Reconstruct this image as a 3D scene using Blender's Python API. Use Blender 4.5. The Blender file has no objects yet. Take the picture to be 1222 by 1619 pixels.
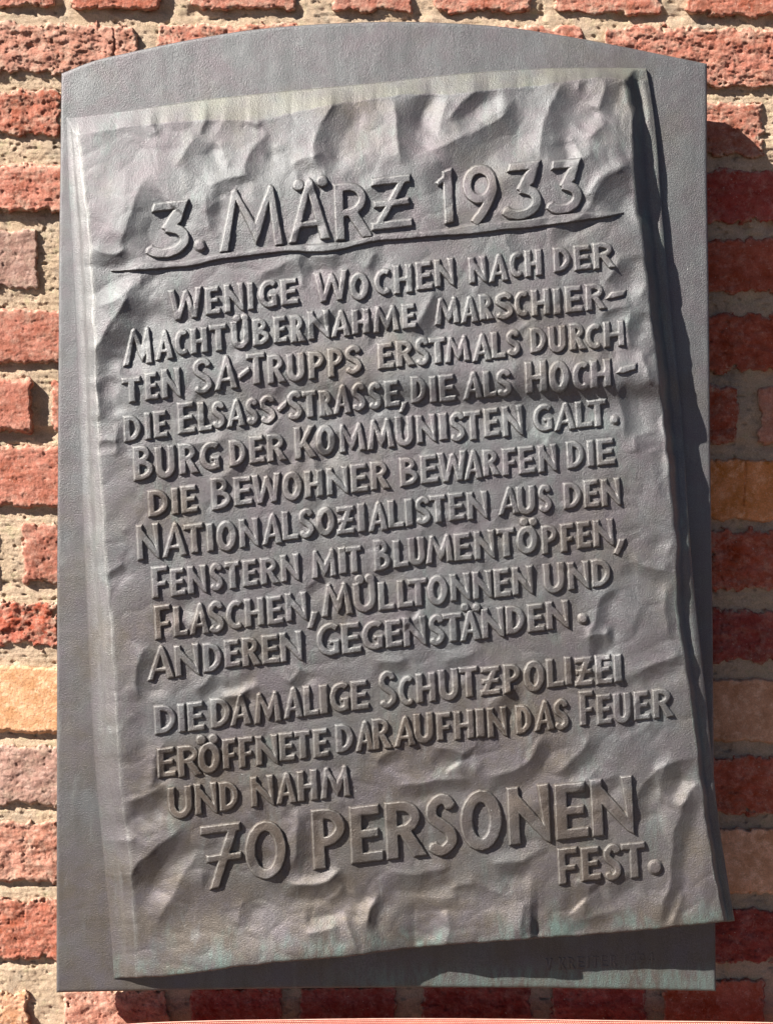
import bpy, math
import numpy as np

# ------------------------------------------------------------------ units
S = 0.000667          # one drawing unit in metres at the plaque's face
CX, CY = 611.0, 809.5 # point straight in front of the lens
D = 1736.0            # distance of the lens from the plaque's face, in drawing units
ZC = 1.60             # height of the lens above the ground, metres

scene = bpy.context.scene
col = scene.collection

# ------------------------------------------------------------------ camera
cam_d = bpy.data.cameras.new("camera")
cam = bpy.data.objects.new("camera", cam_d)
col.objects.link(cam)
cam.location = (0, -D * S, ZC)
cam.rotation_euler = (math.radians(90), 0, 0)
cam_d.sensor_fit = 'VERTICAL'
cam_d.sensor_height = 24.0
cam_d.lens = 24.0 * D / 1619.0
cam_d.clip_start = 0.01
cam_d.clip_end = 100.0
scene.camera = cam

# ------------------------------------------------------------------ light
L = np.array([-1.62, -1.0, 1.54]); L = L / np.linalg.norm(L)     # towards the sun
elev = math.asin(L[2]); azim = math.atan2(L[0], L[1])
world = bpy.data.worlds.new("World")
scene.world = world
world.use_nodes = True
wn = world.node_tree
sky = wn.nodes.new('ShaderNodeTexSky')
sky.sky_type = 'NISHITA'
sky.sun_disc = False
sky.sun_elevation = elev
sky.sun_rotation = azim
sky.air_density = 0.22
sky.dust_density = 0.3
sky.ozone_density = 0.3
wn.links.new(sky.outputs[0], wn.nodes['Background'].inputs[0])
wn.nodes['Background'].inputs[1].default_value = 0.05
sun_d = bpy.data.lights.new("sun", 'SUN')
sun_d.energy = 5.0
sun_d.angle = math.radians(0.5)
sun_d.color = (1.0, 0.955, 0.89)
sun = bpy.data.objects.new("sun", sun_d)
col.objects.link(sun)
from mathutils import Vector
sun.rotation_euler = Vector(-L).to_track_quat('-Z', 'Y').to_euler()
sun.location = (-3, -3, 5)
scene.view_settings.view_transform = 'Standard'
scene.view_settings.look = 'None'
scene.view_settings.exposure = 1.25
scene.view_settings.gamma = 1.0

# ------------------------------------------------------------------ helpers
def P(px, py, z):
    """drawing point (px,py) lying z units in front of the plaque's face -> metres"""
    px = np.asarray(px, float); py = np.asarray(py, float); z = np.asarray(z, float)
    f = (D - z) / D * S
    return np.stack([(px - CX) * f, -z * S, ZC - (py - CY) * f], -1)

_rng = np.random.RandomState(7)
_perm = _rng.permutation(4096)
_grad = _rng.rand(4096) * 2 * np.pi
_gx, _gy = np.cos(_grad), np.sin(_grad)
def pn(x, y, seed=0):
    xi = np.floor(x).astype(int); yi = np.floor(y).astype(int)
    xf = x - xi; yf = y - yi
    u = xf * xf * xf * (xf * (xf * 6 - 15) + 10); v = yf * yf * yf * (yf * (yf * 6 - 15) + 10)
    def g(ix, iy, fx, fy):
        h = _perm[(_perm[(_perm[(ix + seed * 131) % 4096] + iy) % 4096]) % 4096]
        return _gx[h] * fx + _gy[h] * fy
    a = g(xi, yi, xf, yf); b = g(xi + 1, yi, xf - 1, yf)
    c = g(xi, yi + 1, xf, yf - 1); d = g(xi + 1, yi + 1, xf - 1, yf - 1)
    return ((a + (b - a) * u) + ((c + (d - c) * u) - (a + (b - a) * u)) * v) * 1.5
def fbm(x, y, seed=0, octv=4, gain=0.5):
    r = 0; a = 1.0
    for k in range(octv):
        r = r + a * pn(x, y, seed + k * 7); x = x * 2.03 + 11.3; y = y * 2.03 + 5.7; a *= gain
    return r
def sstep(x, a, b):
    t = np.clip((x - a) / (b - a), 0, 1)
    return t * t * (3 - 2 * t)

def mesh_from(name, verts, quads, attrs=None, smooth=True):
    me = bpy.data.meshes.new(name)
    verts = np.asarray(verts, np.float32).reshape(-1, 3); quads = np.asarray(quads, np.int32).reshape(-1, 4)
    me.vertices.add(len(verts)); me.vertices.foreach_set('co', verts.ravel())
    me.loops.add(quads.size); me.loops.foreach_set('vertex_index', quads.ravel())
    me.polygons.add(len(quads))
    me.polygons.foreach_set('loop_start', np.arange(0, quads.size, 4, dtype=np.int32))
    me.polygons.foreach_set('use_smooth', np.full(len(quads), smooth))
    me.update(calc_edges=True)
    if attrs:
        for k, a in attrs.items():
            at = me.attributes.new(k, 'FLOAT', 'POINT')
            at.data.foreach_set('value', np.asarray(a, np.float32).ravel())
    return me
def obj(name, me, m=None, parent=None, loc=None):
    o = bpy.data.objects.new(name, me)
    col.objects.link(o)
    if m is not None: me.materials.append(m)
    if parent is not None: o.parent = parent
    if loc is not None: o.location = loc
    return o
def thing(name, label, cat, loc=(0, 0, 0), group=None):
    o = bpy.data.objects.new(name, None); col.objects.link(o)
    o.location = loc; o.empty_display_size = 0.02
    o['label'] = label; o['category'] = cat
    if group: o['group'] = group
    return o
def grid_quads(r, c, mask=None, flip=False):
    i = np.arange(r * c).reshape(r, c)
    q = np.stack([i[:-1, :-1], i[1:, :-1], i[1:, 1:], i[:-1, 1:]], -1)
    if flip: q = q[..., ::-1]
    if mask is not None: q = q[mask]
    return q.reshape(-1, 4)
def used_only(verts, quads, attrs=None):
    u, inv = np.unique(quads.ravel(), return_inverse=True)
    a = {k: np.asarray(v).ravel()[u] for k, v in attrs.items()} if attrs else None
    return verts.reshape(-1, 3)[u], inv.reshape(-1, 4), a

# ------------------------------------------------------------------ materials
def new_mat(name):
    m = bpy.data.materials.new(name); m.use_nodes = True
    nt = m.node_tree
    return m, nt, nt.nodes['Principled BSDF']
def N(nt, t, **kw):
    n = nt.nodes.new(t)
    for k, v in kw.items():
        if k.startswith('i_'): n.inputs[k[2:].replace('_', ' ')].default_value = v
        else: setattr(n, k, v)
    return n
def noise(nt, vec, scale, detail=4, rough=0.55, dist=0.0):
    n = N(nt, 'ShaderNodeTexNoise'); n.inputs['Scale'].default_value = scale
    n.inputs['Detail'].default_value = detail; n.inputs['Roughness'].default_value = rough
    n.inputs['Distortion'].default_value = dist
    nt.links.new(vec, n.inputs['Vector']); return n.outputs['Fac']
def ramp(nt, fac, a, b, ca=(0, 0, 0, 1), cb=(1, 1, 1, 1)):
    r = N(nt, 'ShaderNodeValToRGB'); e = r.color_ramp.elements
    e[0].position = a; e[1].position = b; e[0].color = ca; e[1].color = cb
    nt.links.new(fac, r.inputs[0]); return r.outputs[0]
def mix(nt, fac, a, b, mode='MIX'):
    m = N(nt, 'ShaderNodeMix'); m.data_type = 'RGBA'; m.blend_type = mode
    for s, v in ((m.inputs[0], fac), (m.inputs[6], a), (m.inputs[7], b)):
        if isinstance(v, (int, float, tuple)): s.default_value = v
        else: nt.links.new(v, s)
    return m.outputs[2]
def math_n(nt, op, a, b=None):
    m = N(nt, 'ShaderNodeMath', operation=op)
    for s, v in ((m.inputs[0], a), (m.inputs[1], b)):
        if v is None: continue
        if isinstance(v, (int, float)): s.default_value = v
        else: nt.links.new(v, s)
    return m.outputs[0]
def bump(nt, h, strength, dist, normal=None):
    b = N(nt, 'ShaderNodeBump'); b.inputs['Strength'].default_value = strength
    b.inputs['Distance'].default_value = dist
    nt.links.new(h, b.inputs['Height'])
    if normal is not None: nt.links.new(normal, b.inputs['Normal'])
    return b.outputs['Normal']
def pos(nt, scale=(1, 1, 1)):
    g = N(nt, 'ShaderNodeNewGeometry')
    if scale == (1, 1, 1): return g.outputs['Position']
    mp = N(nt, 'ShaderNodeMapping'); mp.inputs['Scale'].default_value = scale
    nt.links.new(g.outputs['Position'], mp.inputs['Vector']); return mp.outputs['Vector']

def bronze(name, brown=0.0):
    m, nt, b = new_mat(name)
    p = pos(nt)
    sx = N(nt, 'ShaderNodeSeparateXYZ'); nt.links.new(p, sx.inputs[0])
    low = N(nt, 'ShaderNodeMapRange'); nt.links.new(sx.outputs[2], low.inputs['Value'])
    low.inputs['From Min'].default_value = 1.75; low.inputs['From Max'].default_value = 1.15
    low.inputs['To Min'].default_value = -0.10; low.inputs['To Max'].default_value = 0.16
    blot = math_n(nt, 'ADD', noise(nt, p, 9, 5, 0.6), low.outputs[0])
    base = mix(nt, ramp(nt, blot, 0.42, 0.66), (0.171, 0.173, 0.175, 1), (0.153, 0.131, 0.112, 1))
    runs = ramp(nt, noise(nt, pos(nt, (1, 1, 0.05)), 70, 4, 0.65), 0.35, 0.75, (0.84, 0.84, 0.84, 1), (1.18, 1.18, 1.18, 1))
    base = mix(nt, 0.8, base, runs, 'MULTIPLY')
    base = mix(nt, ramp(nt, noise(nt, p, 24, 6, 0.70, 0.3), 0.42, 0.66), base, (0.160, 0.142, 0.150, 1))
    base = mix(nt, ramp(nt, noise(nt, pos(nt, (1, 1, 0.25)), 60, 4, 0.6), 0.60, 0.78), base, (0.221, 0.221, 0.214, 1))
    if brown > 0: base = mix(nt, math_n(nt, 'MULTIPLY', ramp(nt, blot, 0.46, 0.68), brown), base, (0.121, 0.095, 0.076, 1))
    at = N(nt, 'ShaderNodeAttribute', attribute_name='verdigris')
    streak = noise(nt, pos(nt, (1, 1, 0.3)), 110, 5, 0.7)
    v = math_n(nt, 'MULTIPLY', at.outputs['Fac'], ramp(nt, streak, 0.40, 0.66))
    base = mix(nt, v, base, (0.20, 0.272, 0.245, 1))
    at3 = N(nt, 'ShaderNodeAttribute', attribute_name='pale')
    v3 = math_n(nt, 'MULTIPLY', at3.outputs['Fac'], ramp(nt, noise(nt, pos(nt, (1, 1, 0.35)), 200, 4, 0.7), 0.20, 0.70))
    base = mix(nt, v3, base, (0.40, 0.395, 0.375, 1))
    at2 = N(nt, 'ShaderNodeAttribute', attribute_name='olive')
    v2 = math_n(nt, 'MULTIPLY', at2.outputs['Fac'], ramp(nt, noise(nt, p, 40, 4), 0.25, 0.75))
    base = mix(nt, v2, base, (0.215, 0.213, 0.175, 1))
    base = mix(nt, 0.5, base, ramp(nt, noise(nt, p, 900, 3, 0.7), 0.3, 0.7, (0.4, 0.4, 0.4, 1), (1.55, 1.55, 1.55, 1)), 'MULTIPLY')
    spk = ramp(nt, noise(nt, p, 330, 1, 0.3), 0.84, 0.86)
    base = mix(nt, spk, base, (0.5, 0.5, 0.48, 1))
    nt.links.new(base, b.inputs['Base Color'])
    b.inputs['Metallic'].default_value = 0.68
    r = N(nt, 'ShaderNodeMapRange'); r.inputs['To Min'].default_value = 0.49; r.inputs['To Max'].default_value = 0.63
    nt.links.new(noise(nt, p, 55, 4), r.inputs['Value']); nt.links.new(r.outputs[0], b.inputs['Roughness'])
    n1 = bump(nt, noise(nt, p, 700, 3, 0.7), 0.75, 0.0010)
    n2 = bump(nt, noise(nt, p, 240, 4, 0.65), 0.14, 0.0014, n1)
    nt.links.new(n2, b.inputs['Normal'])
    return m
M_bronze = bronze('bronze_patina')
M_letter = bronze('bronze_worn', 0.80)

def brick_mat():
    m, nt, b = new_mat('fired_clay')
    p = pos(nt); oi = N(nt, 'ShaderNodeObjectInfo')
    hs = N(nt, 'ShaderNodeHueSaturation'); hs.inputs['Value'].default_value = 0.62; hs.inputs['Saturation'].default_value = 1.15
    nt.links.new(oi.outputs['Color'], hs.inputs['Color'])
    c = mix(nt, ramp(nt, noise(nt, p, 38, 6, 0.72, 0.2), 0.36, 0.66), oi.outputs['Color'], hs.outputs[0])
    h2 = N(nt, 'ShaderNodeHueSaturation'); h2.inputs['Value'].default_value = 1.30; h2.inputs['Saturation'].default_value = 0.80; h2.inputs['Hue'].default_value = 0.512
    nt.links.new(oi.outputs['Color'], h2.inputs['Color'])
    c = mix(nt, ramp(nt, noise(nt, p, 110, 5, 0.75, 0.3), 0.50, 0.80), c, h2.outputs[0])
    at = N(nt, 'ShaderNodeAttribute', attribute_name='dust')
    d = math_n(nt, 'MULTIPLY', at.outputs['Fac'], ramp(nt, noise(nt, p, 120, 5, 0.7), 0.40, 0.60))
    c = mix(nt, d, c, (0.50, 0.375, 0.275, 1))
    c = mix(nt, 0.55, c, ramp(nt, noise(nt, p, 700, 3, 0.7), 0.30, 0.70, (0.55, 0.55, 0.55, 1), (1.4, 1.4, 1.4, 1)), 'MULTIPLY')
    c = mix(nt, ramp(nt, noise(nt, p, 420, 2, 0.5), 0.70, 0.76), c, (0.56, 0.42, 0.33, 1))
    nt.links.new(c, b.inputs['Base Color'])
    b.inputs['Roughness'].default_value = 0.88
    b.inputs['Specular IOR Level'].default_value = 0.3
    n1 = bump(nt, noise(nt, p, 520, 4, 0.75), 0.6, 0.0014)
    n2 = bump(nt, noise(nt, p, 170, 5, 0.7, 0.5), 0.30, 0.003, n1)
    nt.links.new(n2, b.inputs['Normal'])
    return m
M_brick = brick_mat()

def mortar_mat():
    m, nt, b = new_mat('lime_mortar')
    p = pos(nt)
    c = mix(nt, ramp(nt, noise(nt, p, 30, 5, 0.6), 0.38, 0.64), (0.55, 0.410, 0.280, 1), (0.61, 0.455, 0.325, 1))
    c = mix(nt, ramp(nt, noise(nt, p, 75, 4, 0.6), 0.55, 0.72), c, (0.52, 0.435, 0.270, 1))
    c = mix(nt, ramp(nt, noise(nt, p, 22, 6, 0.7), 0.50, 0.72), c, (0.36, 0.30, 0.235, 1))
    c = mix(nt, 0.7, c, ramp(nt, noise(nt, p, 640, 3, 0.8), 0.30, 0.70, (0.55, 0.53, 0.50, 1), (1.3, 1.3, 1.3, 1)), 'MULTIPLY')
    nt.links.new(c, b.inputs['Base Color'])
    b.inputs['Roughness'].default_value = 0.95
    b.inputs['Specular IOR Level'].default_value = 0.2
    n1 = bump(nt, noise(nt, p, 560, 4, 0.8), 1.0, 0.0020)
    nt.links.new(n1, b.inputs['Normal'])
    return m
M_mortar = mortar_mat()

def simple_mat(name, c, rough, metal=0.0):
    m, nt, b = new_mat(name)
    p = pos(nt)
    k = mix(nt, 0.5, (*c, 1), ramp(nt, noise(nt, p, 300, 3), 0.3, 0.7, (0.7, 0.7, 0.7, 1), (1.2, 1.2, 1.2, 1)), 'MULTIPLY')
    nt.links.new(k, b.inputs['Base Color'])
    b.inputs['Roughness'].default_value = rough; b.inputs['Metallic'].default_value = metal
    return m
M_steel = simple_mat('steel', (0.25, 0.24, 0.23), 0.45, 0.9)
M_ribbon = simple_mat('coral_cloth', (0.78, 0.16, 0.10), 0.75)
M_thread = simple_mat('pale_thread', (0.85, 0.45, 0.36), 0.7)

# ------------------------------------------------------------------ unseen ground at the foot of the wall, added to bounce warm light
M_pave = simple_mat('bounce_paving', (0.075, 0.050, 0.036), 0.85)
pv = obj('bounce_pavement', mesh_from('bounce_pavement', np.array([(-25, -40, 0), (25, -40, 0), (25, 0.6, 0), (-25, 0.6, 0)], float), [(0, 1, 2, 3)], smooth=False), M_pave)
pv['kind'] = 'structure'

# ------------------------------------------------------------------ the brick wall
ZW = -90.0
courses = [  # y top/bottom of the bricks at the left (x 50) and right (x 1170) of the picture
 ('a', -82, 9, -68, 24), ('b', 38, 115, 45, 136), ('c', 143, 212, 163, 246), ('d', 262, 331, 270, 352),
 ('e', 365, 455, 380, 463), ('f', 490, 572, 497, 585), ('g', 602, 680, 612, 700), ('h', 706, 799, 728, 821),
 ('i', 830, 920, 840, 931), ('j', 953, 1022, 964, 1046), ('k', 1055, 1156, 1074, 1171), ('l', 1180, 1270, 1198, 1286),
 ('m', 1297, 1391, 1311, 1412), ('n', 1424, 1515, 1437, 1521), ('o', 1568, 1650, 1550, 1640),
 ('z', -200, -112, -186, -98), ('q', 1680, 1765, 1668, 1755)]
RED = (0.45, 0.170, 0.118); RED2 = (0.44, 0.148, 0.096); DRED = (0.46, 0.115, 0.070); PINK = (0.49, 0.225, 0.160)
CREAM = (0.74, 0.405, 0.225); SALM = (0.76, 0.41, 0.25); ORNG = (0.70, 0.285, 0.115); MAUV = (0.42, 0.245, 0.195)
WINE = (0.37, 0.075, 0.060)
# bricks per course: (x0, x1, colour, roughness of the face, how far proud, mortar smear)
rows = {
 'z': [(-330, -20, RED, 3, 2, .3), (10, 320, RED, 3, 2, .3), (350, 500, RED, 3, 2, .3), (530, 850, RED, 3, 2, .3), (880, 1220, RED, 3, 2, .3), (1250, 1420, RED, 3, 2, .3)],
 'a': [(-240, 88, RED, 3, 3, .4), (116, 252, RED2, 2, 9, .1), (302, 465, RED, 3, 4, .4), (530, 650, RED, 3, 4, .5), (690, 838, RED, 3, 3, .5), (880, 1044, RED, 3, 3, .5), (1084, 1420, RED2, 3, 6, .2)],
 'b': [(-160, 214, PINK, 7, 4, .55), (250, 590, RED, 6, 3, .6), (620, 920, RED, 4, 2, .4), (958, 1330, RED, 7, 5, .5)],
 'c': [(-290, 96, RED2, 6, 3, .45), (130, 480, RED, 4, 2, .3), (515, 830, RED, 4, 2, .3), (862, 1203, RED, 5, 4, .5), (1238, 1420, RED, 4, 3, .3)],
 'd': [(-170, 170, RED, 4, 9, .5), (205, 540, RED, 3, 2, .3), (575, 740, RED, 3, 2, .3), (775, 1060, RED, 3, 2, .3), (1095, 1420, WINE, 4, 3, .2)],
 'e': [(-290, 60, MAUV, 3, 3, .45), (108, 450, RED, 3, 2, .3), (480, 800, RED, 3, 2, .3), (835, 1000, RED, 3, 2, .3), (1035, 1400, DRED, 4, 4, .1)],
 'f': [(-170, 190, RED, 3, 6, .35), (225, 540, RED, 3, 2, .3), (575, 900, RED, 3, 2, .3), (935, 1290, DRED, 7, 3, .15)],
 'g': [(-290, 50, RED, 2, 12, .15), (84, 420, RED, 4, 0, .5), (455, 780, RED, 3, 2, .3), (815, 1165, DRED, 5, 3, .4), (1200, 1420, (0.50, 0.22, 0.15), 4, 4, .3)],
 'h': [(-170, 180, RED, 3, 7, .2), (215, 540, RED, 3, 2, .3), (575, 900, RED, 3, 2, .3), (935, 1390, ORNG, 2, 4, .1)],
 'i': [(-290, -6, DRED, 5, 2, .3), (38, 400, RED, 4, 5, .25), (435, 760, RED, 3, 2, .3), (795, 1098, RED, 3, 2, .3), (1120, 1400, DRED, 7, 3, .35)],
 'j': [(-200, 92, DRED, 8, 2, .6), (130, 460, RED, 3, 2, .3), (495, 820, RED, 3, 2, .3), (855, 1020, RED, 3, 2, .3), (1055, 1410, WINE, 7, 3, .3)],
 'k': [(-170, 190, CREAM, 0.6, 5, .0), (225, 550, RED, 3, 2, .3), (585, 900, RED, 3, 2, .3), (935, 1330, SALM, 1.2, 4, .1)],
 'l': [(-290, 110, MAUV, 4, 4, .5), (145, 460, RED, 3, 2, .3), (495, 820, RED, 3, 2, .3), (855, 1150, RED, 3, 2, .3), (1118, 1400, DRED, 4, 3, .3)],
 'm': [(-170, 180, PINK, 6, 4, .55), (215, 540, RED, 3, 2, .3), (575, 900, RED, 3, 2, .3), (935, 1330, SALM, 1.2, 4, .1)],
 'n': [(-290, 108, RED2, 5, 4, .25), (145, 460, RED, 3, 2, .3), (495, 820, RED, 3, 2, .3), (855, 1070, RED, 3, 2, .3), (1102, 1420, WINE, 6, 3, .1)],
 'o': [(-240, 44, SALM, 4, 5, .3), (104, 264, PINK, 5, 5, .4), (302, 445, WINE, 3, 4, .2), (476, 628, WINE, 3, 4, .2), (668, 838, WINE, 5, 4, .2), (872, 1019, WINE, 4, 4, .2), (1050, 1206, DRED, 1.5, 5, .15), (1232, 1420, RED, 4, 4, .3)],
 'q': [(-240, 90, RED, 3, 2, .3), (120, 440, RED, 3, 2, .3), (470, 800, RED, 3, 2, .3), (830, 1150, RED, 3, 2, .3), (1180, 1420, RED, 3, 2, .3)],
}
rows['l'][3] = (855, 1085, RED, 3, 2, .3)
cw = {c[0]: c for c in courses}
wall = thing('brick_wall', 'old red brick wall with pale lime mortar behind the bronze plaque', 'wall', (0, 0, 0))
wall.location = (0, -ZW * S + 0.04, 0)
WLOC = np.array(wall.location)

def lin(lo, hi, vis, fine, coarse):
    """sample positions from lo to hi: fine inside the intervals vis, coarse elsewhere"""
    xs = [lo]; x = lo
    while x < hi - 1e-6:
        st = fine if any(a - 4 <= x < b for a, b in vis) else coarse
        nx = x + st
        if st == coarse:
            for a, b in vis:
                if x < a - 4 < nx: nx = a - 4
        x = min(nx, hi); xs.append(x)
    return np.array(xs)
VX = [(-6, 104), (1104, 1232)]

def course_y(c, x, which):
    t = (x - 50) / 1120.0
    a, b = (c[1], c[3]) if which == 0 else (c[2], c[4])
    return a + (b - a) * t
def brick_mesh(c, x0, x1, rough, proud, smear, seed):
    full = c[0] in 'abo'
    m = 5.0
    xs = lin(x0 - m, x1 + m, [(-6, 1232)] if full else VX, 1.7, 8.0)
    vis = (c[1] < 1625 and c[2] > -6)
    if not vis: xs = np.linspace(x0 - m, x1 + m, 30)
    ya = min(c[1], c[3]) - 6; yb = max(c[2], c[4]) + 8
    hasvis = vis and (full or any(x0 < b and x1 > a for a, b in VX))
    ys = np.arange(ya, yb + 0.1, 1.7 if hasvis else 7.0)
    if c[0] == 'b': ys = np.arange(ya, yb, 1.7)
    X, Y = np.meshgrid(xs, ys)
    yt = course_y(c, X, 0); ybm = course_y(c, X, 1)
    wob = 2.8 + rough * 0.7
    n1 = fbm(X / 28, Y / 28, seed, 4) * wob; n2 = fbm(X / 9, Y / 9, seed + 50, 3) * wob * 0.4
    hx = (x1 - x0) / 2; hy = (ybm - yt) / 2
    qx = np.abs(X - (x0 + x1) / 2) - hx + 5; qy = np.abs(Y - (yt + ybm) / 2) - hy + 5
    d = np.hypot(np.maximum(qx, 0), np.maximum(qy, 0)) + np.minimum(np.maximum(qx, qy), 0) - 5 + n1 + n2
    round_ = 1.6 + rough * 0.3
    d = d + 7 * np.clip(fbm(X / 17, Y / 13, seed + 90, 3) - 0.30, 0, 1)
    edge = np.clip((d + round_) / round_, 0, 1)
    z = np.full_like(X, float(proud)) - 2.2 * edge ** 2
    z = z - np.clip(d, 0, 9) * 4.0
    nn = fbm(X / 34 + 3, Y / 20, seed + 9, 4)
    terr = np.floor(nn * 4) + sstep(nn * 4 - np.floor(nn * 4), 0.55, 1.0)
    z = z + rough * (0.13 * terr + 0.09 * fbm(X / 13, Y / 11, seed + 3, 4, 0.5))
    pit = np.clip(fbm(X / 11, Y / 8, seed + 21, 3) - 0.42, 0, 1); z = z - pit * rough * 1.0
    crk = np.abs(fbm(X / 40, Y / 26, seed + 33, 3)); z = z - np.clip(1 - crk / 0.035, 0, 1) * rough * 0.35
    z = z + 0.5 * fbm(X / 4, Y / 4, seed + 77, 2)
    if c[0] == 'h' and x0 > 900:      # the long upright crack in the orange brick
        z = z - 5 * np.clip(1 - np.abs(X - (1178 - (Y - 740) * 0.05 + 2 * fbm(Y / 14, Y * 0, 5, 2))) / 1.6, 0, 1) * (Y < 800)
    if c[0] == 'b' and x0 < 0:
        z = z - 5 * np.clip(1 - np.abs(X - (181 + 3 * fbm(Y / 10, Y * 0, 6, 2))) / 1.8, 0, 1)
    z = np.maximum(z, -26)
    dust = smear * np.clip(0.35 + 0.8 * np.exp(-np.maximum(-d, 0) / 9.0) + 0.7 * fbm(X / 30, Y / 22, seed + 61, 3), 0, 1.3)
    dust = dust + 0.5 * (d > -1.5)
    V = P(X, Y, ZW + z).reshape(-1, 3) - WLOC
    dm = d < 7.5
    mk = dm[:-1, :-1] | dm[1:, :-1] | dm[1:, 1:] | dm[:-1, 1:]
    q = grid_quads(len(ys), len(xs), mk)
    V, q, at = used_only(V, q, {'dust': dust})
    return mesh_from('brick', V, q, at)
sd = 1
for c in courses:
    for (x0, x1, colr, rough, proud, smear) in rows[c[0]]:
        me = brick_mesh(c, x0, x1, rough, proud, smear, sd)
        o = obj('brick', me, M_brick, wall)
        j = 1 + 0.10 * math.sin(sd * 12.9)
        o.color = (colr[0] * j, colr[1] * j, colr[2] * j, 1)
        sd += 5
# mortar: one rough bed filling every joint
def mortar_patch(xs, ys):
    X, Y = np.meshgrid(xs, ys)
    z = -4.2 + 2.0 * fbm(X / 60, Y / 34, 401, 4) + 0.9 * fbm(X / 70, Y / 5, 404, 2) + 0.9 * fbm(X / 9, Y / 7, 402, 3) + 0.55 * fbm(X / 3.2, Y / 3.2, 403, 2)
    # the pointing leans back beneath the bricks standing proud
    for nm, dp in (('d', 9), ('g', 9), ('f', 6), ('k', 6), ('a', 6), ('h', 4), ('i', 3), ('l', 4), ('m', 4), ('n', 4), ('c', 3)):
        yb_ = course_y(cw[nm], X, 1)
        z = z - dp * np.exp(-((Y - yb_ - 4) / 9.0) ** 2) * sstep(fbm(X / 55, Y * 0 + 3, 410 + ord(nm), 2) + (X < 100) * 0.5, -0.2, 0.3)
    g = np.clip(fbm(X / 16, Y / 7, 431, 3) - 0.45, 0, 1); z = z - 9 * g
    z = z - 9 * np.exp(-((X - 66) / 9.0) ** 2 - ((Y - 655) / 30.0) ** 2)
    # a struck upright joint line above the arch
    z = z - 2.5 * np.exp(-((X - 857) / 1.8) ** 2) * (Y < 48)
    return X, Y, z
allv = []; allq = []; off = 0
for xs, ys in ((np.arange(-260, 1480, 2.6), np.arange(-190, 112, 2.4)),
               (lin(-260, 1480, VX, 1.8, 16.0), np.arange(110, 1552, 1.9)),
               (np.arange(-260, 1480, 2.4), np.arange(1550, 1700, 2.4))):
    X, Y, z = mortar_patch(xs, ys)
    allv.append(P(X, Y, ZW + z).reshape(-1, 3) - WLOC); allq.append(grid_quads(len(ys), len(xs)) + off); off += X.size
obj('mortar', mesh_from('mortar', np.concatenate(allv), np.concatenate(allq)), M_mortar, wall)
# solid body of the wall behind the joints
bx = [P(x, y, ZW - z) - WLOC for z in (30, 330) for (x, y) in ((-262, -192), (1482, -192), (1482, 1702), (-262, 1702))]
obj('wall_core', mesh_from('wall_core', np.array(bx), [(0, 3, 2, 1), (4, 5, 6, 7), (0, 1, 5, 4), (1, 2, 6, 5), (2, 3, 7, 6), (3, 0, 4, 7)], smooth=False), M_mortar, wall)

# ------------------------------------------------------------------ the plaque
plaque = thing('memorial_plaque', 'arched grey bronze plaque with a crumpled sheet of raised German text dated 3 March 1933', 'plaque')
plaque.location = (0, 0, ZC - (1567 - CY) * S)
PLOC = np.array(plaque.location)
def curve(pts):
    a = np.array(pts, float)
    return lambda t: np.interp(t, a[:, 0], a[:, 1])
def scurve(pts):
    """smooth (Catmull-Rom) curve through the points"""
    a = np.array(pts, float)
    m = np.gradient(a[:, 1], a[:, 0])
    def f(t):
        t = np.clip(np.asarray(t, float), a[0, 0], a[-1, 0])
        i = np.clip(np.searchsorted(a[:, 0], t) - 1, 0, len(a) - 2)
        h = a[i + 1, 0] - a[i, 0]; u = (t - a[i, 0]) / h
        return ((2 * u**3 - 3 * u**2 + 1) * a[i, 1] + (u**3 - 2 * u**2 + u) * h * m[i] + (-2 * u**3 + 3 * u**2) * a[i + 1, 1] + (u**3 - u**2) * h * m[i + 1])
    return f
pl_l = curve([(100, 98), (400, 94), (600, 93), (900, 91), (1570, 90)])
pl_r = curve([(90, 1117), (300, 1117), (480, 1120), (700, 1122), (1000, 1126), (1570, 1131)])
pl_t = scurve([(98, 116), (150, 96), (200, 84), (300, 63), (400, 47), (500, 38.5), (560, 35.5), (650, 34.5), (720, 37), (800, 43), (870, 53), (950, 67), (1020, 81), (1118, 101)])
pl_b = scurve([(88, 1569), (243, 1566), (500, 1562), (871, 1562), (1133, 1567)])
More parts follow.
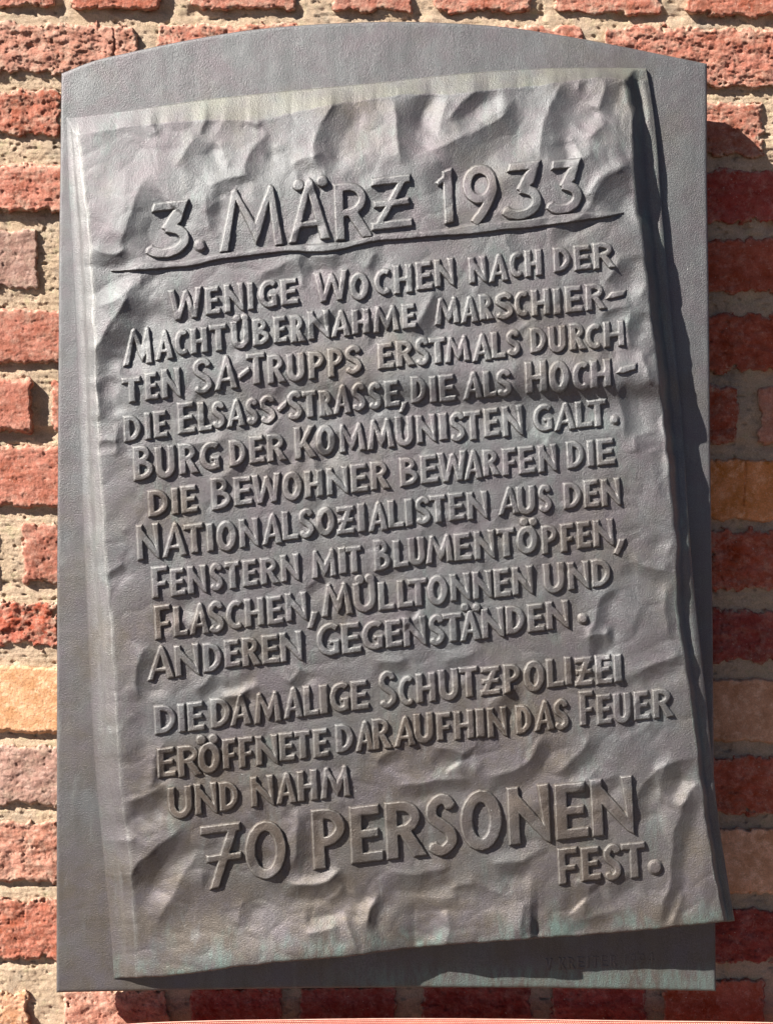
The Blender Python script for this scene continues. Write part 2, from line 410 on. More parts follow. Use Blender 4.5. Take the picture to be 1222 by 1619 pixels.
def plate_mesh():
    nu, nv = 200, 280
    e = np.array([0, 0.0009, 0.0022, 0.004])
    u = np.concatenate([e, np.linspace(0.007, 0.993, nu), 1 - e[::-1]])
    v = np.concatenate([e, np.linspace(0.005, 0.995, nv), 1 - e[::-1]])
    U, Vv = np.meshgrid(u, v)
    yy = 110 + Vv * 1457
    x = pl_l(yy) + (pl_r(yy) - pl_l(yy)) * U
    y = pl_t(x) + (pl_b(x) - pl_t(x)) * Vv
    z = 0.9 * fbm(x / 120, y / 120, 501, 3) + 0.25 * fbm(x / 18, y / 18, 502, 3)
    de = np.minimum(np.minimum(U * 1025, (1 - U) * 1025), np.minimum(Vv * 1500, (1 - Vv) * 1500))
    r = 3.2
    z = z - np.where(de < r, r - np.sqrt(np.maximum(r * r - (r - de) ** 2, 0)), 0)
    F = P(x, y, z)
    ver = 0.85 * sstep(y, 1515, 1545) * sstep(x, 450, 700) + 0.03
    oli = 0.25 * np.exp(-((x - 1072) / 22) ** 2 - ((y - 240) / 70) ** 2)
    r_, c_ = x.shape
    q = grid_quads(r_, c_)
    ring = np.concatenate([np.arange(c_), c_ - 1 + c_ * np.arange(1, r_), (r_ - 1) * c_ + np.arange(c_ - 2, -1, -1), c_ * np.arange(r_ - 2, 0, -1)])
    Vt = F.reshape(-1, 3); n0 = len(Vt)
    back = Vt[ring].copy(); back[:, 1] = 40 * S
    k = len(ring); j = np.arange(k); jn = (j + 1) % k
    side = np.stack([ring[j], ring[jn], n0 + jn, n0 + j], -1)
    inner = back.copy(); cen = np.array([0, 40 * S, ZC]); inner[:, [0, 2]] = cen[[0, 2]] + (inner[:, [0, 2]] - cen[[0, 2]]) * 0.5
    bq = np.stack([n0 + j, n0 + jn, n0 + k + jn, n0 + k + j], -1)
    Vt = np.concatenate([Vt, back, inner])
    zz = np.zeros(2 * k)
    cap = np.array([[n0 + k + i for i in (0, c_ - 1, c_ - 1 + r_ - 1, 2 * (c_ - 1) + r_ - 1)]])
    return mesh_from('back_plate', Vt - PLOC, np.concatenate([q, side, bq, cap]), {'verdigris': np.concatenate([ver.ravel(), zz]), 'olive': np.concatenate([oli.ravel(), zz])})
obj('back_plate', plate_mesh(), M_bronze, plaque)
# four spacers and bolts that hold it off the wall
def lathe(prof, n=20):
    a = np.linspace(0, 2 * np.pi, n, endpoint=False); prof = np.array(prof, float)
    V = np.array([[r * math.cos(t), y, r * math.sin(t)] for r, y in prof for t in a])
    q = [(i * n + j, i * n + (j + 1) % n, (i + 1) * n + (j + 1) % n, (i + 1) * n + j) for i in range(len(prof) - 1) for j in range(n)]
    return V, q
for (x, y) in ((190, 200), (1020, 200), (190, 1450), (1020, 1450)):
    V, q = lathe([(0.0001, 39 * S), (0.009, 39 * S), (0.009, 60 * S), (0.0135, 62 * S), (0.0135, 90 * S)])
    V[:, 0] += (x - CX) * S; V[:, 2] += ZC - (y - CY) * S
    obj('mounting_spacer', mesh_from('mounting_spacer', V - PLOC, q), M_steel, plaque)

# ---- the crumpled sheet: outline
xLo = scurve([(100, 104), (185, 105), (350, 112), (500, 120), (700, 127), (900, 135), (1050, 142), (1200, 150), (1350, 164), (1450, 174), (1548, 181), (1600, 184)])
xL = scurve([(100, 114), (212, 122), (280, 130), (360, 140), (440, 145), (520, 149), (600, 152), (720, 157), (800, 162), (905, 168), (980, 175), (1060, 181), (1150, 185), (1250, 192), (1340, 204), (1400, 209), (1480, 213), (1545, 216), (1600, 219)])
_xL0 = xL
def xL(y): return _xL0(y) + 2.2 * fbm(np.asarray(y, float) / 44, np.asarray(y, float) * 0 + 2, 630, 1) * sstep(np.asarray(y, float), 215, 250)
xR = scurve([(100, 980), (125, 984), (184, 994), (247, 997), (321, 1002), (358, 1010), (430, 1019), (520, 1029), (600, 1040), (700, 1051), (800, 1060), (870, 1065), (915, 1065), (980, 1067), (1040, 1078), (1120, 1090), (1200, 1100), (1280, 1110), (1360, 1123), (1457, 1141), (1600, 1160)])
xRo = scurve([(100, 1020), (154, 1030), (221, 1038), (312, 1045), (400, 1052), (500, 1061), (600, 1072), (700, 1080), (780, 1085), (900, 1094), (960, 1100), (1080, 1113), (1200, 1125), (1300, 1136), (1380, 1148), (1457, 1161), (1600, 1180)])
yTo = scurve([(90, 187), (105, 186), (220, 172), (320, 158), (460, 143), (611, 129), (700, 119), (800, 111), (900, 107), (1022, 108), (1100, 110)])
yT = scurve([(90, 216), (122, 213), (200, 201), (320, 191), (370, 190), (415, 191), (455, 181), (500, 171), (560, 161), (611, 154), (660, 149), (715, 150), (750, 146), (786, 142), (830, 138), (886, 131), (925, 125), (956, 123), (985, 126), (1100, 128)])
_xR0 = xR
def xR(y): return _xR0(y) + 2.6 * fbm(np.asarray(y, float) / 40, np.asarray(y, float) * 0 + 4, 631, 2) * sstep(np.asarray(y, float), 135, 180)
_yT0 = yT
def yT(x): return _yT0(x) + 1.6 * fbm(np.asarray(x, float) / 24, np.asarray(x, float) * 0 + 4, 632, 3)
yB = scurve([(170, 1549), (217, 1546), (300, 1540), (350, 1532), (450, 1521), (570, 1510), (611, 1504), (711, 1494), (821, 1486), (961, 1476), (1065, 1466), (1111, 1461), (1161, 1456), (1200, 1452)])
_yB0 = yB
def yB(x): return _yB0(x) + 1.3 * fbm(np.asarray(x, float) / 30, np.asarray(x, float) * 0 + 4, 633, 3)
hL = scurve([(100, 22), (212, 26), (500, 34), (900, 33), (1300, 27), (1460, 20), (1545, 15), (1600, 15)])
hR = scurve([(100, 22), (125, 26), (185, 35), (293, 42), (400, 44), (470, 48), (560, 51), (590, 57), (606, 56), (632, 45), (690, 50), (780, 55), (900, 57), (1200, 59), (1455, 61), (1600, 61)])
hT = scurve([(90, 12), (300, 14), (500, 15), (700, 17), (900, 21), (985, 25), (1100, 28)])
hB = curve([(170, 16), (217, 17), (300, 36), (450, 49), (575, 50), (600, 43), (655, 35), (705, 47), (760, 50), (815, 57), (838, 57), (850, 48), (985, 53), (1065, 60), (1200, 61)])

# folds: (path, width of the short face, slope of it, how far it fades out on the long sides). slope > 0 faces away from the sun
folds = [
 ([(241, 190), (247, 200), (252, 212)], 7, .34, 18), ([(333, 188), (327, 198), (316, 213)], 6, .30, 16),
 ([(324, 214), (308, 245), (292, 275)], 26, .11, 30), ([(338, 226), (348, 244), (360, 268)], 10, -.34, 22),
 ([(432, 222), (412, 236), (402, 262), (404, 290)], 22, .16, 40), ([(430, 232), (445, 245)], 8, .2, 14),
 ([(258, 290), (243, 300), (222, 354), (202, 402)], 34, .15, 60),
 ([(329, 303), (362, 290), (397, 287)], 14, .20, 26), ([(331, 300), (335, 330), (341, 370)], 16, .16, 40),
 ([(556, 160), (540, 178), (522, 205), (513, 232), (518, 262), (532, 285)], 30, .25, 60),
 ([(462, 270), (485, 258), (512, 255)], 16, .20, 26), ([(385, 192), (400, 200), (415, 198)], 8, .22, 18),
 ([(140, 399), (160, 407), (185, 409), (208, 400)], 16, .30, 26), ([(185, 270), (180, 330), (170, 380)], 30, -.06, 40),
 ([(232, 215), (236, 260), (240, 300)], 26, -.06, 30),
 ([(640, 152), (643, 200), (652, 262)], 30, .20, 40), ([(705, 150), (692, 172), (680, 215)], 16, -.24, 26),
 ([(790, 142), (764, 152), (738, 172), (712, 202)], 24, .30, 34), ([(806, 160), (770, 184), (728, 206)], 22, -.16, 30),
 ([(838, 165), (812, 186), (776, 208), (735, 236), (694, 256), (655, 272)], 38, .33, 52),
 ([(908, 130), (890, 160), (874, 200), (866, 258)], 28, .27, 40), ([(919, 127), (917, 147)], 8, .42, 14),
 ([(966, 125), (962, 150), (952, 182)], 18, .40, 26), ([(955, 185), (938, 200), (922, 214)], 15, -.34, 22),
 ([(1002, 250), (975, 260), (950, 280), (932, 312), (924, 334)], 12, -.26, 26), ([(1004, 270), (966, 292), (942, 330)], 36, .20, 46),
 ([(870, 345), (840, 352)], 8, .1, 12), ([(890, 215), (905, 240), (915, 262)], 16, -.16, 24),
 ([(152, 476), (182, 462), (216, 440)], 16, -.22, 36), ([(176, 428), (200, 424), (226, 420)], 12, -.12, 18),
 ([(229, 462), (214, 488), (196, 516), (174, 550), (160, 586)], 36, .38, 56), ([(159, 592), (160, 616), (166, 640), (174, 665)], 18, .30, 30),
 ([(190, 560), (182, 590), (180, 640)], 14, -.12, 20),
 ([(155, 697), (170, 699), (186, 702)], 8, .28, 16), ([(194, 668), (191, 700), (192, 725)], 13, .18, 22), ([(228, 430), (232, 458)], 14, .22, 22),
 ([(190, 845), (210, 838)], 8, .08, 12),
 ([(992, 400), (986, 425), (962, 455)], 18, .24, 34), ([(1006, 488), (1000, 510), (999, 528), (1008, 545)], 15, .38, 22),
 ([(948, 500), (975, 494), (1002, 488)], 9, .20, 16), ([(1022, 548), (1034, 580), (1040, 610)], 20, .16, 24),
 ([(975, 600), (985, 632), (993, 665), (997, 700)], 13, .20, 44), ([(1012, 440), (1006, 470)], 12, -.16, 20),
 ([(1046, 640), (1052, 700), (1058, 780)], 10, -.16, 18),
 ([(990, 884), (1012, 899), (1036, 909), (1064, 914)], 14, .42, 30),
 ([(985, 934), (960, 944), (951, 960), (949, 985), (941, 1002), (924, 1024)], 13, .34, 36),
 ([(928, 1020), (945, 1016), (968, 1018)], 20, .24, 22), ([(1086, 1042), (1052, 1052), (1022, 1066), (1000, 1080)], 15, .34, 32),
 ([(963, 985), (965, 1018)], 8, .18, 14), ([(1058, 920), (1056, 960), (1064, 1010)], 12, .16, 20), ([(1045, 880), (1058, 850)], 14, -.14, 20),
 ([(168, 910), (184, 904), (200, 893)], 10, .40, 18), ([(244, 1024), (230, 1046), (226, 1070), (230, 1110)], 18, .26, 34),
 ([(312, 1098), (327, 1088), (344, 1068)], 14, .28, 24), ([(350, 1099), (380, 1092), (412, 1074)], 10, -.28, 18), ([(350, 1108), (378, 1102), (400, 1092)], 10, .22, 16),
 ([(480, 1056), (472, 1070), (462, 1086)], 14, .20, 24), ([(590, 1050), (625, 1054), (650, 1046)], 12, .22, 20),
 ([(700, 1052), (730, 1045), (760, 1032)], 12, .12, 20), ([(192, 1140), (206, 1170), (215, 1200)], 22, .10, 30),
 ([(700, 460), (690, 478), (676, 504), (660, 538)], 18, .24, 40), ([(598, 402), (590, 415), (580, 430)], 10, .22, 20),
 ([(475, 402), (482, 425), (488, 458)], 14, .16, 24), ([(486, 412), (510, 416), (542, 410)], 16, .16, 20),
 ([(832, 560), (818, 600), (822, 650), (832, 705)], 14, .11, 30), ([(745, 560), (790, 552)], 12, .10, 18),
 ([(476, 936), (495, 926), (518, 906)], 10, .20, 20), ([(488, 905), (486, 925)], 8, .16, 12), ([(640, 905), (600, 900)], 10, .08, 14),
 ([(830, 935), (843, 905), (846, 885)], 12, .10, 20), ([(495, 830), (492, 860)], 10, .12, 16), ([(320, 795), (330, 812)], 10, .1, 14),
 ([(198, 1277), (222, 1272), (246, 1262), (270, 1244)], 17, .30, 36), ([(302, 1318), (280, 1336), (256, 1352), (230, 1380), (211, 1408)], 28, .33, 42),
 ([(308, 1334), (280, 1372), (252, 1424), (232, 1465)], 26, -.15, 36), ([(252, 1208), (248, 1232), (242, 1250)], 10, .22, 18),
 ([(322, 1368), (325, 1412)], 10, .16, 24), ([(484, 1278), (482, 1320), (476, 1378)], 22, .20, 28),
 ([(446, 1388), (480, 1392), (510, 1390), (538, 1366)], 12, -.26, 22), ([(450, 1404), (490, 1408), (526, 1400), (548, 1378)], 16, .18, 26),
 ([(552, 1406), (536, 1420), (516, 1430)], 14, .20, 24), ([(596, 1416), (580, 1434), (568, 1462)], 14, -.24, 22), ([(606, 1412), (590, 1444), (584, 1478)], 12, .20, 22),
 ([(482, 1466), (508, 1464), (536, 1456)], 15, -.26, 22), ([(552, 1440), (560, 1475), (568, 1508)], 9, .30, 20),
 ([(868, 1160), (858, 1182), (843, 1211), (812, 1229), (768, 1241)], 18, .36, 40), ([(940, 1162), (932, 1186), (908, 1208), (878, 1232)], 13, .34, 30),
 ([(618, 1252), (680, 1244), (756, 1236)], 14, .28, 26), ([(596, 1212), (612, 1198), (640, 1190)], 12, .22, 24), ([(680, 1190), (720, 1196), (745, 1222)], 16, .18, 26),
 ([(1103, 1204), (1070, 1214), (1040, 1228), (1018, 1252), (1006, 1312)], 16, .26, 40), ([(1098, 1230), (1082, 1252), (1064, 1275)], 16, -.26, 24),
 ([(1096, 1250), (1084, 1290), (1071, 1340), (1066, 1402), (1046, 1470)], 16, .30, 34), ([(1075, 1405), (1066, 1440), (1058, 1468)], 8, -.30, 12),
 ([(835, 1425), (832, 1455), (833, 1484)], 14, .22, 24), ([(720, 1380), (660, 1392), (604, 1392)], 20, .15, 26), ([(760, 1420), (700, 1428), (640, 1424)], 16, .08, 20),
 ([(900, 1400), (930, 1420), (940, 1450)], 24, .12, 30), ([(690, 1440), (700, 1470), (690, 1495)], 20, -.12, 26), ([(860, 1330), (820, 1352), (780, 1360)], 14, -.10, 20),
 ([(1000, 1150), (1010, 1175)], 16, .10, 24), ([(880, 1245), (930, 1250), (985, 1228)], 14, .14, 24), ([(780, 1380), (800, 1372), (840, 1372)], 18, .14, 24),
]
_fr = np.random.RandomState(21)
for _k in range(90):      # many faint creases between the large folds
    fx_, fy_ = _fr.uniform(170, 1080), _fr.uniform(160, 1480); an = _fr.normal(-0.75, 0.5); ln = _fr.uniform(14, 46)
    dx_, dy_ = math.cos(an) * ln, math.sin(an) * ln; bw = _fr.uniform(-.2, .2)
    folds.append(([(fx_ - dx_, fy_ - dy_), (fx_ - dy_ * bw, fy_ + dx_ * bw), (fx_ + dx_, fy_ + dy_)], _fr.uniform(8, 20), _fr.choice([-1, 1, 1]) * _fr.uniform(.05, .15), _fr.uniform(14, 30)))
def densify(pts, n=24):
    a = np.array(pts, float)
    if len(a) < 3: t = np.linspace(0, 1, 6)[:, None]; return a[0] + (a[-1] - a[0]) * t
    k = np.arange(len(a)); m = np.gradient(a, axis=0)
    t = np.linspace(0, len(a) - 1, n); i = np.clip(t.astype(int), 0, len(a) - 2); u = (t - i)[:, None]
    return (2*u**3-3*u**2+1)*a[i] + (u**3-2*u**2+u)*m[i] + (-2*u**3+3*u**2)*a[i+1] + (u**3-u**2)*m[i+1]
def path_dist(X, Y, pts):
    """distance to a polyline, side (>0 = towards the lower right) and position along it 0..1"""
    best = np.full(X.shape, 1e9); side = np.zeros(X.shape); along = np.zeros(X.shape)
    seg = np.hypot(*(pts[1:] - pts[:-1]).T); cum = np.concatenate([[0], np.cumsum(seg)]); tot = cum[-1]
    for i in range(len(pts) - 1):
        ax, ay = pts[i]; bx_, by_ = pts[i + 1]; dx, dy = bx_ - ax, by_ - ay; l2 = dx * dx + dy * dy + 1e-9
        t = np.clip(((X - ax) * dx + (Y - ay) * dy) / l2, 0, 1)
        ex, ey = X - ax - t * dx, Y - ay - t * dy; d = np.hypot(ex, ey)
        nx, ny = dy, -dx
        if nx * .73 + ny * .68 < 0: nx, ny = -nx, -ny
        m = d < best
        best = np.where(m, d, best); side = np.where(m, np.sign(ex * nx + ey * ny), side)
        along = np.where(m, (cum[i] + t * seg[i]) / tot, along)
    return best, side, along
GX0, GY0, GST = 90.0, 95.0, 2.0
gx = np.arange(GX0, 1182, GST); gy = np.arange(GY0, 1572, GST)
GX, GY = np.meshgrid(gx, gy)
Wx = GX + 3.0 * fbm(GX / 40, GY / 40, 71, 2); Wy = GY + 3.0 * fbm(GX / 40, GY / 40, 72, 2)
RE = np.zeros_like(GX); RIM = np.zeros_like(GX)
for pts, ws, sl, wl in folds:
    d_ = densify(pts); m = wl + ws + 10
    x0, x1 = d_[:, 0].min() - m, d_[:, 0].max() + m; y0, y1 = d_[:, 1].min() - m, d_[:, 1].max() + m
    ix = slice(max(0, int((x0 - GX0) / GST)), int((x1 - GX0) / GST) + 1); iy = slice(max(0, int((y0 - GY0) / GST)), int((y1 - GY0) / GST) + 1)
    X, Y = Wx[iy, ix], Wy[iy, ix]
    if X.size == 0: continue
    ws = ws * 1.12; dd, sg, al = path_dist(X, Y, d_)
    s = dd * sg; A = min(abs(sl) * 1.35, .27) * ws * 0.5 * 1.12; h2 = ws / 2
    s = s if sl > 0 else -s
    tq = np.clip((s + h2) / (ws * 1.25), 0, 1); ql = np.clip((-s - h2) / wl, 0, 1); qr = np.clip((s - ws * 1.25 + h2) / wl, 0, 1)
    prof = np.where(s < -h2, (1 - ql) ** 1.5, np.where(tq < 1, 1 - 2 * (1 - (1 - tq) ** 1.3), -(1 - sstep(qr, 0, 1))))
    end = np.minimum(sstep(al, -0.02, 0.22), sstep(1 - al, -0.02, 0.22)) if len(pts) > 2 else np.minimum(sstep(al, -.1, .5), sstep(1 - al, -.1, .5))
    RE[iy, ix] += prof * A * 1.05 * end; RIM[iy, ix] += min(1.0, 4 * abs(A) / ws) * 0.9 * np.exp(-np.abs(s + h2) / 4.0) * end
# light hammered facets and softening
RE += 1.0 * fbm(GX / 80, GY / 80, 90, 2) + 0.10 * fbm(GX / 17, GY / 17, 91, 3)
fa = np.abs(fbm(GX / 75, GY / 60, 95, 2)); RE += -0.9 * np.exp(-fa / 0.16)
# crisp raised title rule
ul_t = scurve([(176, 427), (200, 424), (220, 417), (294, 411.5), (343, 401), (377, 397), (434, 389.5), (456, 387.5), (529, 384), (559, 380), (593, 371), (632, 367.5), (706, 361.5), (742, 354), (791, 350), (852, 343.5), (886, 338), (925, 336), (962, 335.5), (985, 336)])
ul_b = scurve([(176, 429), (200, 429), (220, 428), (269, 424.5), (306, 421), (343, 412), (382, 407), (429, 401), (453, 398.5), (504, 399.5), (541, 395), (560, 390), (597, 382), (632, 379.5), (681, 375), (754, 370), (803, 363.5), (818, 363), (876, 356), (925, 349), (962, 343.5), (985, 337)])
def blur(a, n=1):
    for _ in range(n):
        a = np.pad(a, 1, mode='edge'); a = (a[:-2] + 2 * a[1:-1] + a[2:]) / 4; a = (a[:, :-2] + 2 * a[:, 1:-1] + a[:, 2:]) / 4
    return a
RE = blur(RE, 1)
for _ in range(14):      # no slope may fall away from the light too steeply
    g1, g0 = np.gradient(RE, GST); gd = -(0.72 * g0 + 0.69 * g1)
    st_m = sstep(blur(gd, 1), 0.27, 0.36); RE = RE * (1 - st_m) + blur(RE, 3) * st_m
RE = RE + RIM
def bil(A, x, y):
    fx = np.clip((x - GX0) / GST, 0, len(gx) - 1.001); fy = np.clip((y - GY0) / GST, 0, len(gy) - 1.001)
    i = fx.astype(int); j = fy.astype(int); u = fx - i; v = fy - j
    return (A[j, i] * (1 - u) + A[j, i + 1] * u) * (1 - v) + (A[j + 1, i] * (1 - u) + A[j + 1, i + 1] * u) * v
def face_h(x, y):
    """height of the sheet's front above the back plate"""
    t = np.clip((x - xL(y)) / (xR(y) - xL(y)), -0.1, 1.05)
    base = hL(y) + (hR(y) - hL(y)) * (t ** 1.15 if np.all(t >= 0) else np.sign(t) * np.abs(t) ** 1.15)
    wt = 1 - sstep(y - yT(x), 0, 130)
    base = base + (hT(x) - base) * wt * 0.9
    wb = 1 - sstep(yB(x) - y, 0, 110)
    base = base + (hB(x) - base) * wb
    return base + bil(RE, x, y)
def sheet_h(x, y):
    """with the bevelled flanks"""
    ys = y; f = face_h(np.clip(x, xL(y), xR(y)), np.maximum(y, yT(x)))
    fl = np.clip((x - xLo(ys)) / (xL(ys) - xLo(ys)), 0, 1)
    fr = np.clip((xRo(ys) - x) / (xRo(ys) - xR(ys)), 0, 1)
    ft = np.clip((y - yTo(x)) / (yT(x) - yTo(x)), 0, 1)
    # left flank is a rolled edge with a small step; right flank falls steeply above, hangs as a curl below
    pl = 0.10 + 0.90 * (0.80 * fl + 0.20 * sstep(fl, 0.45, 0.62))
    low = sstep(y, 640, 860)
    steep = 0.22 + 0.78 * sstep(fr, 0.35, 1.0) ** 1.2
    gentle = 0.66 + 0.34 * (0.55 * fr + 0.45 * sstep(fr, 0.55, 0.9))
    pr = steep * (1 - low) + gentle * low
    pt = 0.14 + 0.86 * (0.82 * ft + 0.18 * ft * ft)
    ridge = (1.1 + 0.8 * fbm(x / 60, y / 120, 640, 2)) * np.sin(fr * 9.4 + 0.8 * fbm(x / 90, y / 90, 641, 2)) * (fr < 1) * (fr > 0)
    return f * np.minimum(np.minimum(pl, pr), pt) + ridge * (ft >= 1)
def sheet_mesh():
    ul = np.linspace(0, 1, 15)[:-1]; uf = np.linspace(0, 1, 520); ur = np.linspace(0, 1, 19)[1:]
    nv = 740
    vt = np.linspace(0, 1, 13)[:-1]; vf = np.linspace(0, 1, nv)
    vv = np.concatenate([vt - 1, vf]); uu = np.concatenate([ul - 1, uf, 1 + ur])
    U, V = np.meshgrid(uu, vv)
    def ymap(x):
        return np.where(V < 0, yTo(x) + (V + 1) * (yT(x) - yTo(x)), yT(x) + V * (yB(x) - yT(x)))
    def xmap(y):
        return np.where(U < 0, xLo(y) + (U + 1) * (xL(y) - xLo(y)), np.where(U <= 1, xL(y) + U * (xR(y) - xL(y)), xR(y) + (U - 1) * (xRo(y) - xR(y))))
    y = 130 + (V.clip(0)) * 1360; x = xmap(y)
    for _ in range(6): y = ymap(x); x = xmap(y)
    z = sheet_h(x, y)
    db = yB(x) - y
    z = z - np.where(db < 3.0, 2.0 * (1 - np.clip(db / 3.0, 0, 1)) ** 2, 0)
    ver = (0.95 * (1 - sstep(db, 6, 46 + 20 * fbm(x / 40, y * 0, 610, 3))) * sstep(fbm(x / 60, y / 60, 611, 3), -0.45, 0.25)
           + 0.30 * sstep(fbm(x / 50, y / 90, 612, 3), 0.35, 0.8) + 0.5 * (U > 1) * sstep(fbm(x / 20, y / 80, 613, 3), 0.0, 0.5))
    oli = 0.8 * (V < 0) * sstep(x, 180, 330) + 0.35 * (U > 1.0)
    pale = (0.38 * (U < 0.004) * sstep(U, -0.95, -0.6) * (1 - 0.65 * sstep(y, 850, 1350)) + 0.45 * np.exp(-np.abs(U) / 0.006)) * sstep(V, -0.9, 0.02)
    F = P(x, y, z)
    r_, c_ = x.shape
    q = grid_quads(r_, c_)
    ring = np.concatenate([np.arange(c_), c_ - 1 + c_ * np.arange(1, r_), (r_ - 1) * c_ + np.arange(c_ - 2, -1, -1), c_ * np.arange(r_ - 2, 0, -1)])
    Vt = F.reshape(-1, 3); n0 = len(Vt); back = Vt[ring].copy(); back[:, 1] = 2.0 * S
    back[:, 1] = np.where((back[:, 0] > (1128 - CX) * S), Vt[ring][:, 1] + 9 * S, back[:, 1])
    k = len(ring); j = np.arange(k); jn = (j + 1) % k
    side = np.stack([ring[j], ring[jn], n0 + jn, n0 + j], -1)
    Vt = np.concatenate([Vt, back]); zz = np.zeros(k)
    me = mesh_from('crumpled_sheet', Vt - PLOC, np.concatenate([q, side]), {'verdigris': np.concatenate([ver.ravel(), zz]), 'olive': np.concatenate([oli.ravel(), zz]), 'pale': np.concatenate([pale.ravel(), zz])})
    return me
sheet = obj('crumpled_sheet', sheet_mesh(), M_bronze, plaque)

# ------------------------------------------------------------------ lettering: outlines as signed distances
def sd_poly(X, Y, pts):
    pts = np.array(pts, float); d = np.full(X.shape, 1e9); s = np.ones(X.shape)
    n = len(pts)
    for i in range(n):
        ax, ay = pts[i]; bx_, by_ = pts[i - 1]; ex, ey = bx_ - ax, by_ - ay
        wx, wy = X - ax, Y - ay; t = np.clip((wx * ex + wy * ey) / (ex * ex + ey * ey + 1e-9), 0, 1)
        d = np.minimum(d, (wx - ex * t) ** 2 + (wy - ey * t) ** 2)
        c1 = Y >= ay; c2 = Y < by_; c3 = ex * wy > ey * wx
        s = np.where((c1 & c2 & c3) | (~c1 & ~c2 & ~c3), -s, s)
    return s * np.sqrt(d)
def sd_path(X, Y, pts, w, closed=False):
    pts = np.array(pts, float); n = len(pts)
    w = np.full(n, w, float) if np.isscalar(w) else np.array(w, float)
    out = np.full(X.shape, 1e9); segs = n if closed else n - 1
    for i in range(segs):
        a = pts[i]; b = pts[(i + 1) % n]; e = b - a; l = np.hypot(*e) + 1e-9; e = e / l
        wx, wy = X - a[0], Y - a[1]; t = wx * e[0] + wy * e[1]; pr = np.abs(wx * e[1] - wy * e[0])
        tc = np.clip(t, 0, l); r = (w[i] + (w[(i + 1) % n] - w[i]) * tc / l) / 2
        d = np.hypot(pr, t - tc) - r
        if not closed and i == 0: d = np.where(t < 0, np.maximum(pr - r, -t), d)
        if not closed and i == segs - 1: d = np.where(t > l, np.maximum(pr - r, t - l), d)
        out = np.minimum(out, d)
    return out
def arc(cx, cy, rx, ry, a0, a1, n=16):
    t = np.radians(np.linspace(a0, a1, n)); return [(cx + rx * math.cos(q), cy + ry * math.sin(q)) for q in t]
def rect(x0, y0, x1, y1): return ('p', [(x0, y0), (x1, y0), (x1, y1), (x0, y1)])
PK = {}
def glyph(c, w, h, s, pk=None):
    a = .82 * s
    if c == 'I': return [rect(0, 0, w, h)]
    if c == 'E': return [rect(0, 0, s, h), rect(0, h - a, .93 * w, h), rect(0, .5 * h - a * .42, .88 * w, .5 * h + a * .46), rect(0, 0, w, a)]
    if c == 'F': return [rect(0, 0, s, h), rect(0, h - a, w, h), rect(0, .44 * h - a * .42, .9 * w, .44 * h + a * .46)]
    if c == 'L': return [rect(0, 0, s, h), rect(0, 0, w, a)]
    if c == 'T': m = w * .52; return [('p', [(m - s / 2, 0), (m + s * .55, 0), (m + s / 2, h), (m - s / 2, h)]), rect(0, h - a, w, h)]
    if c == 'H': return [rect(0, 0, s, h), rect(w - s, 0, w, h), rect(0, .48 * h - a * .45, w, .48 * h + a * .45)]
    if c == 'N': return [rect(0, 0, s * .95, h), ('p', [(w - s * .95, h), (w, h), (w, -.04 * h), (w - .45 * s, 0.02 * h)]),
                         ('p', [(0, h), (.45 * s, h), (w, .16 * h), (w, -.04 * h), (w - .55 * s, .04 * h), (.1 * s, .74 * h)])]
    if c == 'M':
        p1, p2 = (pk or (.27, .81)); p1 *= w; p2 *= w; v = (p1 + p2) / 2 + .02 * w; k = .34 * s
        return [('p', [(0, 0), (s * .95, 0), (p1 + k, h * .97), (p1, h), (p1 - k, h * .96)]), ('p', [(p1 - k, h * .96), (p1 + k * .4, h), (v + .55 * s, .24 * h), (v, .05 * h), (v - .5 * s, .27 * h)]),
                ('p', [(p2 + k, h * .96), (p2 - k * .4, h), (v - .5 * s, .27 * h), (v, .05 * h), (v + .55 * s, .24 * h)]), ('p', [(w - s * .95, 0), (w, 0), (p2 + k, h * .96), (p2, h), (p2 - k, h * .95)])]
    if c == 'W':
        b1, b2 = .26 * w, .74 * w; t = .53 * w; k = .42 * s
        return [('p', [(0, h), (s * .95, h), (b1 + k, 0), (b1 - k, 0)]), ('p', [(t - k, h * .9), (t + k * .2, h * .95), (t + k, h * .85), (b1 + k, 0), (b1 - k, 0)]),
                ('p', [(t - k, h * .85), (t, h * .95), (t + k, h * .85), (b2 + k, 0), (b2 - k, 0)]), ('p', [(w - s * .95, h), (w, h), (b2 + k, 0), (b2 - k, 0)])]
    if c == 'A':
        p = (pk or .56) * w; k = .36 * s
        return [('p', [(0, 0), (s * .85, 0), (p + k, h * .93), (p, h), (p - k, h * .95)]), ('p', [(w - s, 0), (w, 0), (p + k, h * .95), (p, h), (p - k, h * .9)]), rect(.22 * w, .22 * h, .8 * w, .22 * h + .62 * s)]
    if c in 'O0':
        return [('c', arc(w / 2, h / 2, (w - s) / 2, (h - a) / 2, 0, 345, 24), s)]
    if c == 'C': return [('l', arc(.64 * w, h / 2, .64 * w - s / 2, (h - a) / 2, 56, 302, 18), a * 1.05)]
    if c == 'G': return [('l', arc(.62 * w, h / 2, .62 * w - s / 2, (h - a) / 2, 52, 300, 18), a * 1.05), rect(w - s * .88, .04 * h, w, .46 * h), rect(.58 * w, .36 * h, w, .36 * h + a * .6)]
    if c == 'D': return [rect(0, 0, s, h), ('l', [(s * .4, h - a / 2)] + arc(.30 * w, h / 2, .70 * w - s / 2, (h - a) / 2, 90, -90, 18) + [(s * .4, a / 2)], a * 1.05)]
    def bowl(y0, y1, wd, x=.35): return ('l', [(s * .4, y1 - a / 2)] + arc(x * w, (y0 + y1) / 2, wd - x * w - s / 2, (y1 - y0 - a) / 2, 90, -90, 12) + [(s * .4, y0 + a / 2)], a * 1.0)
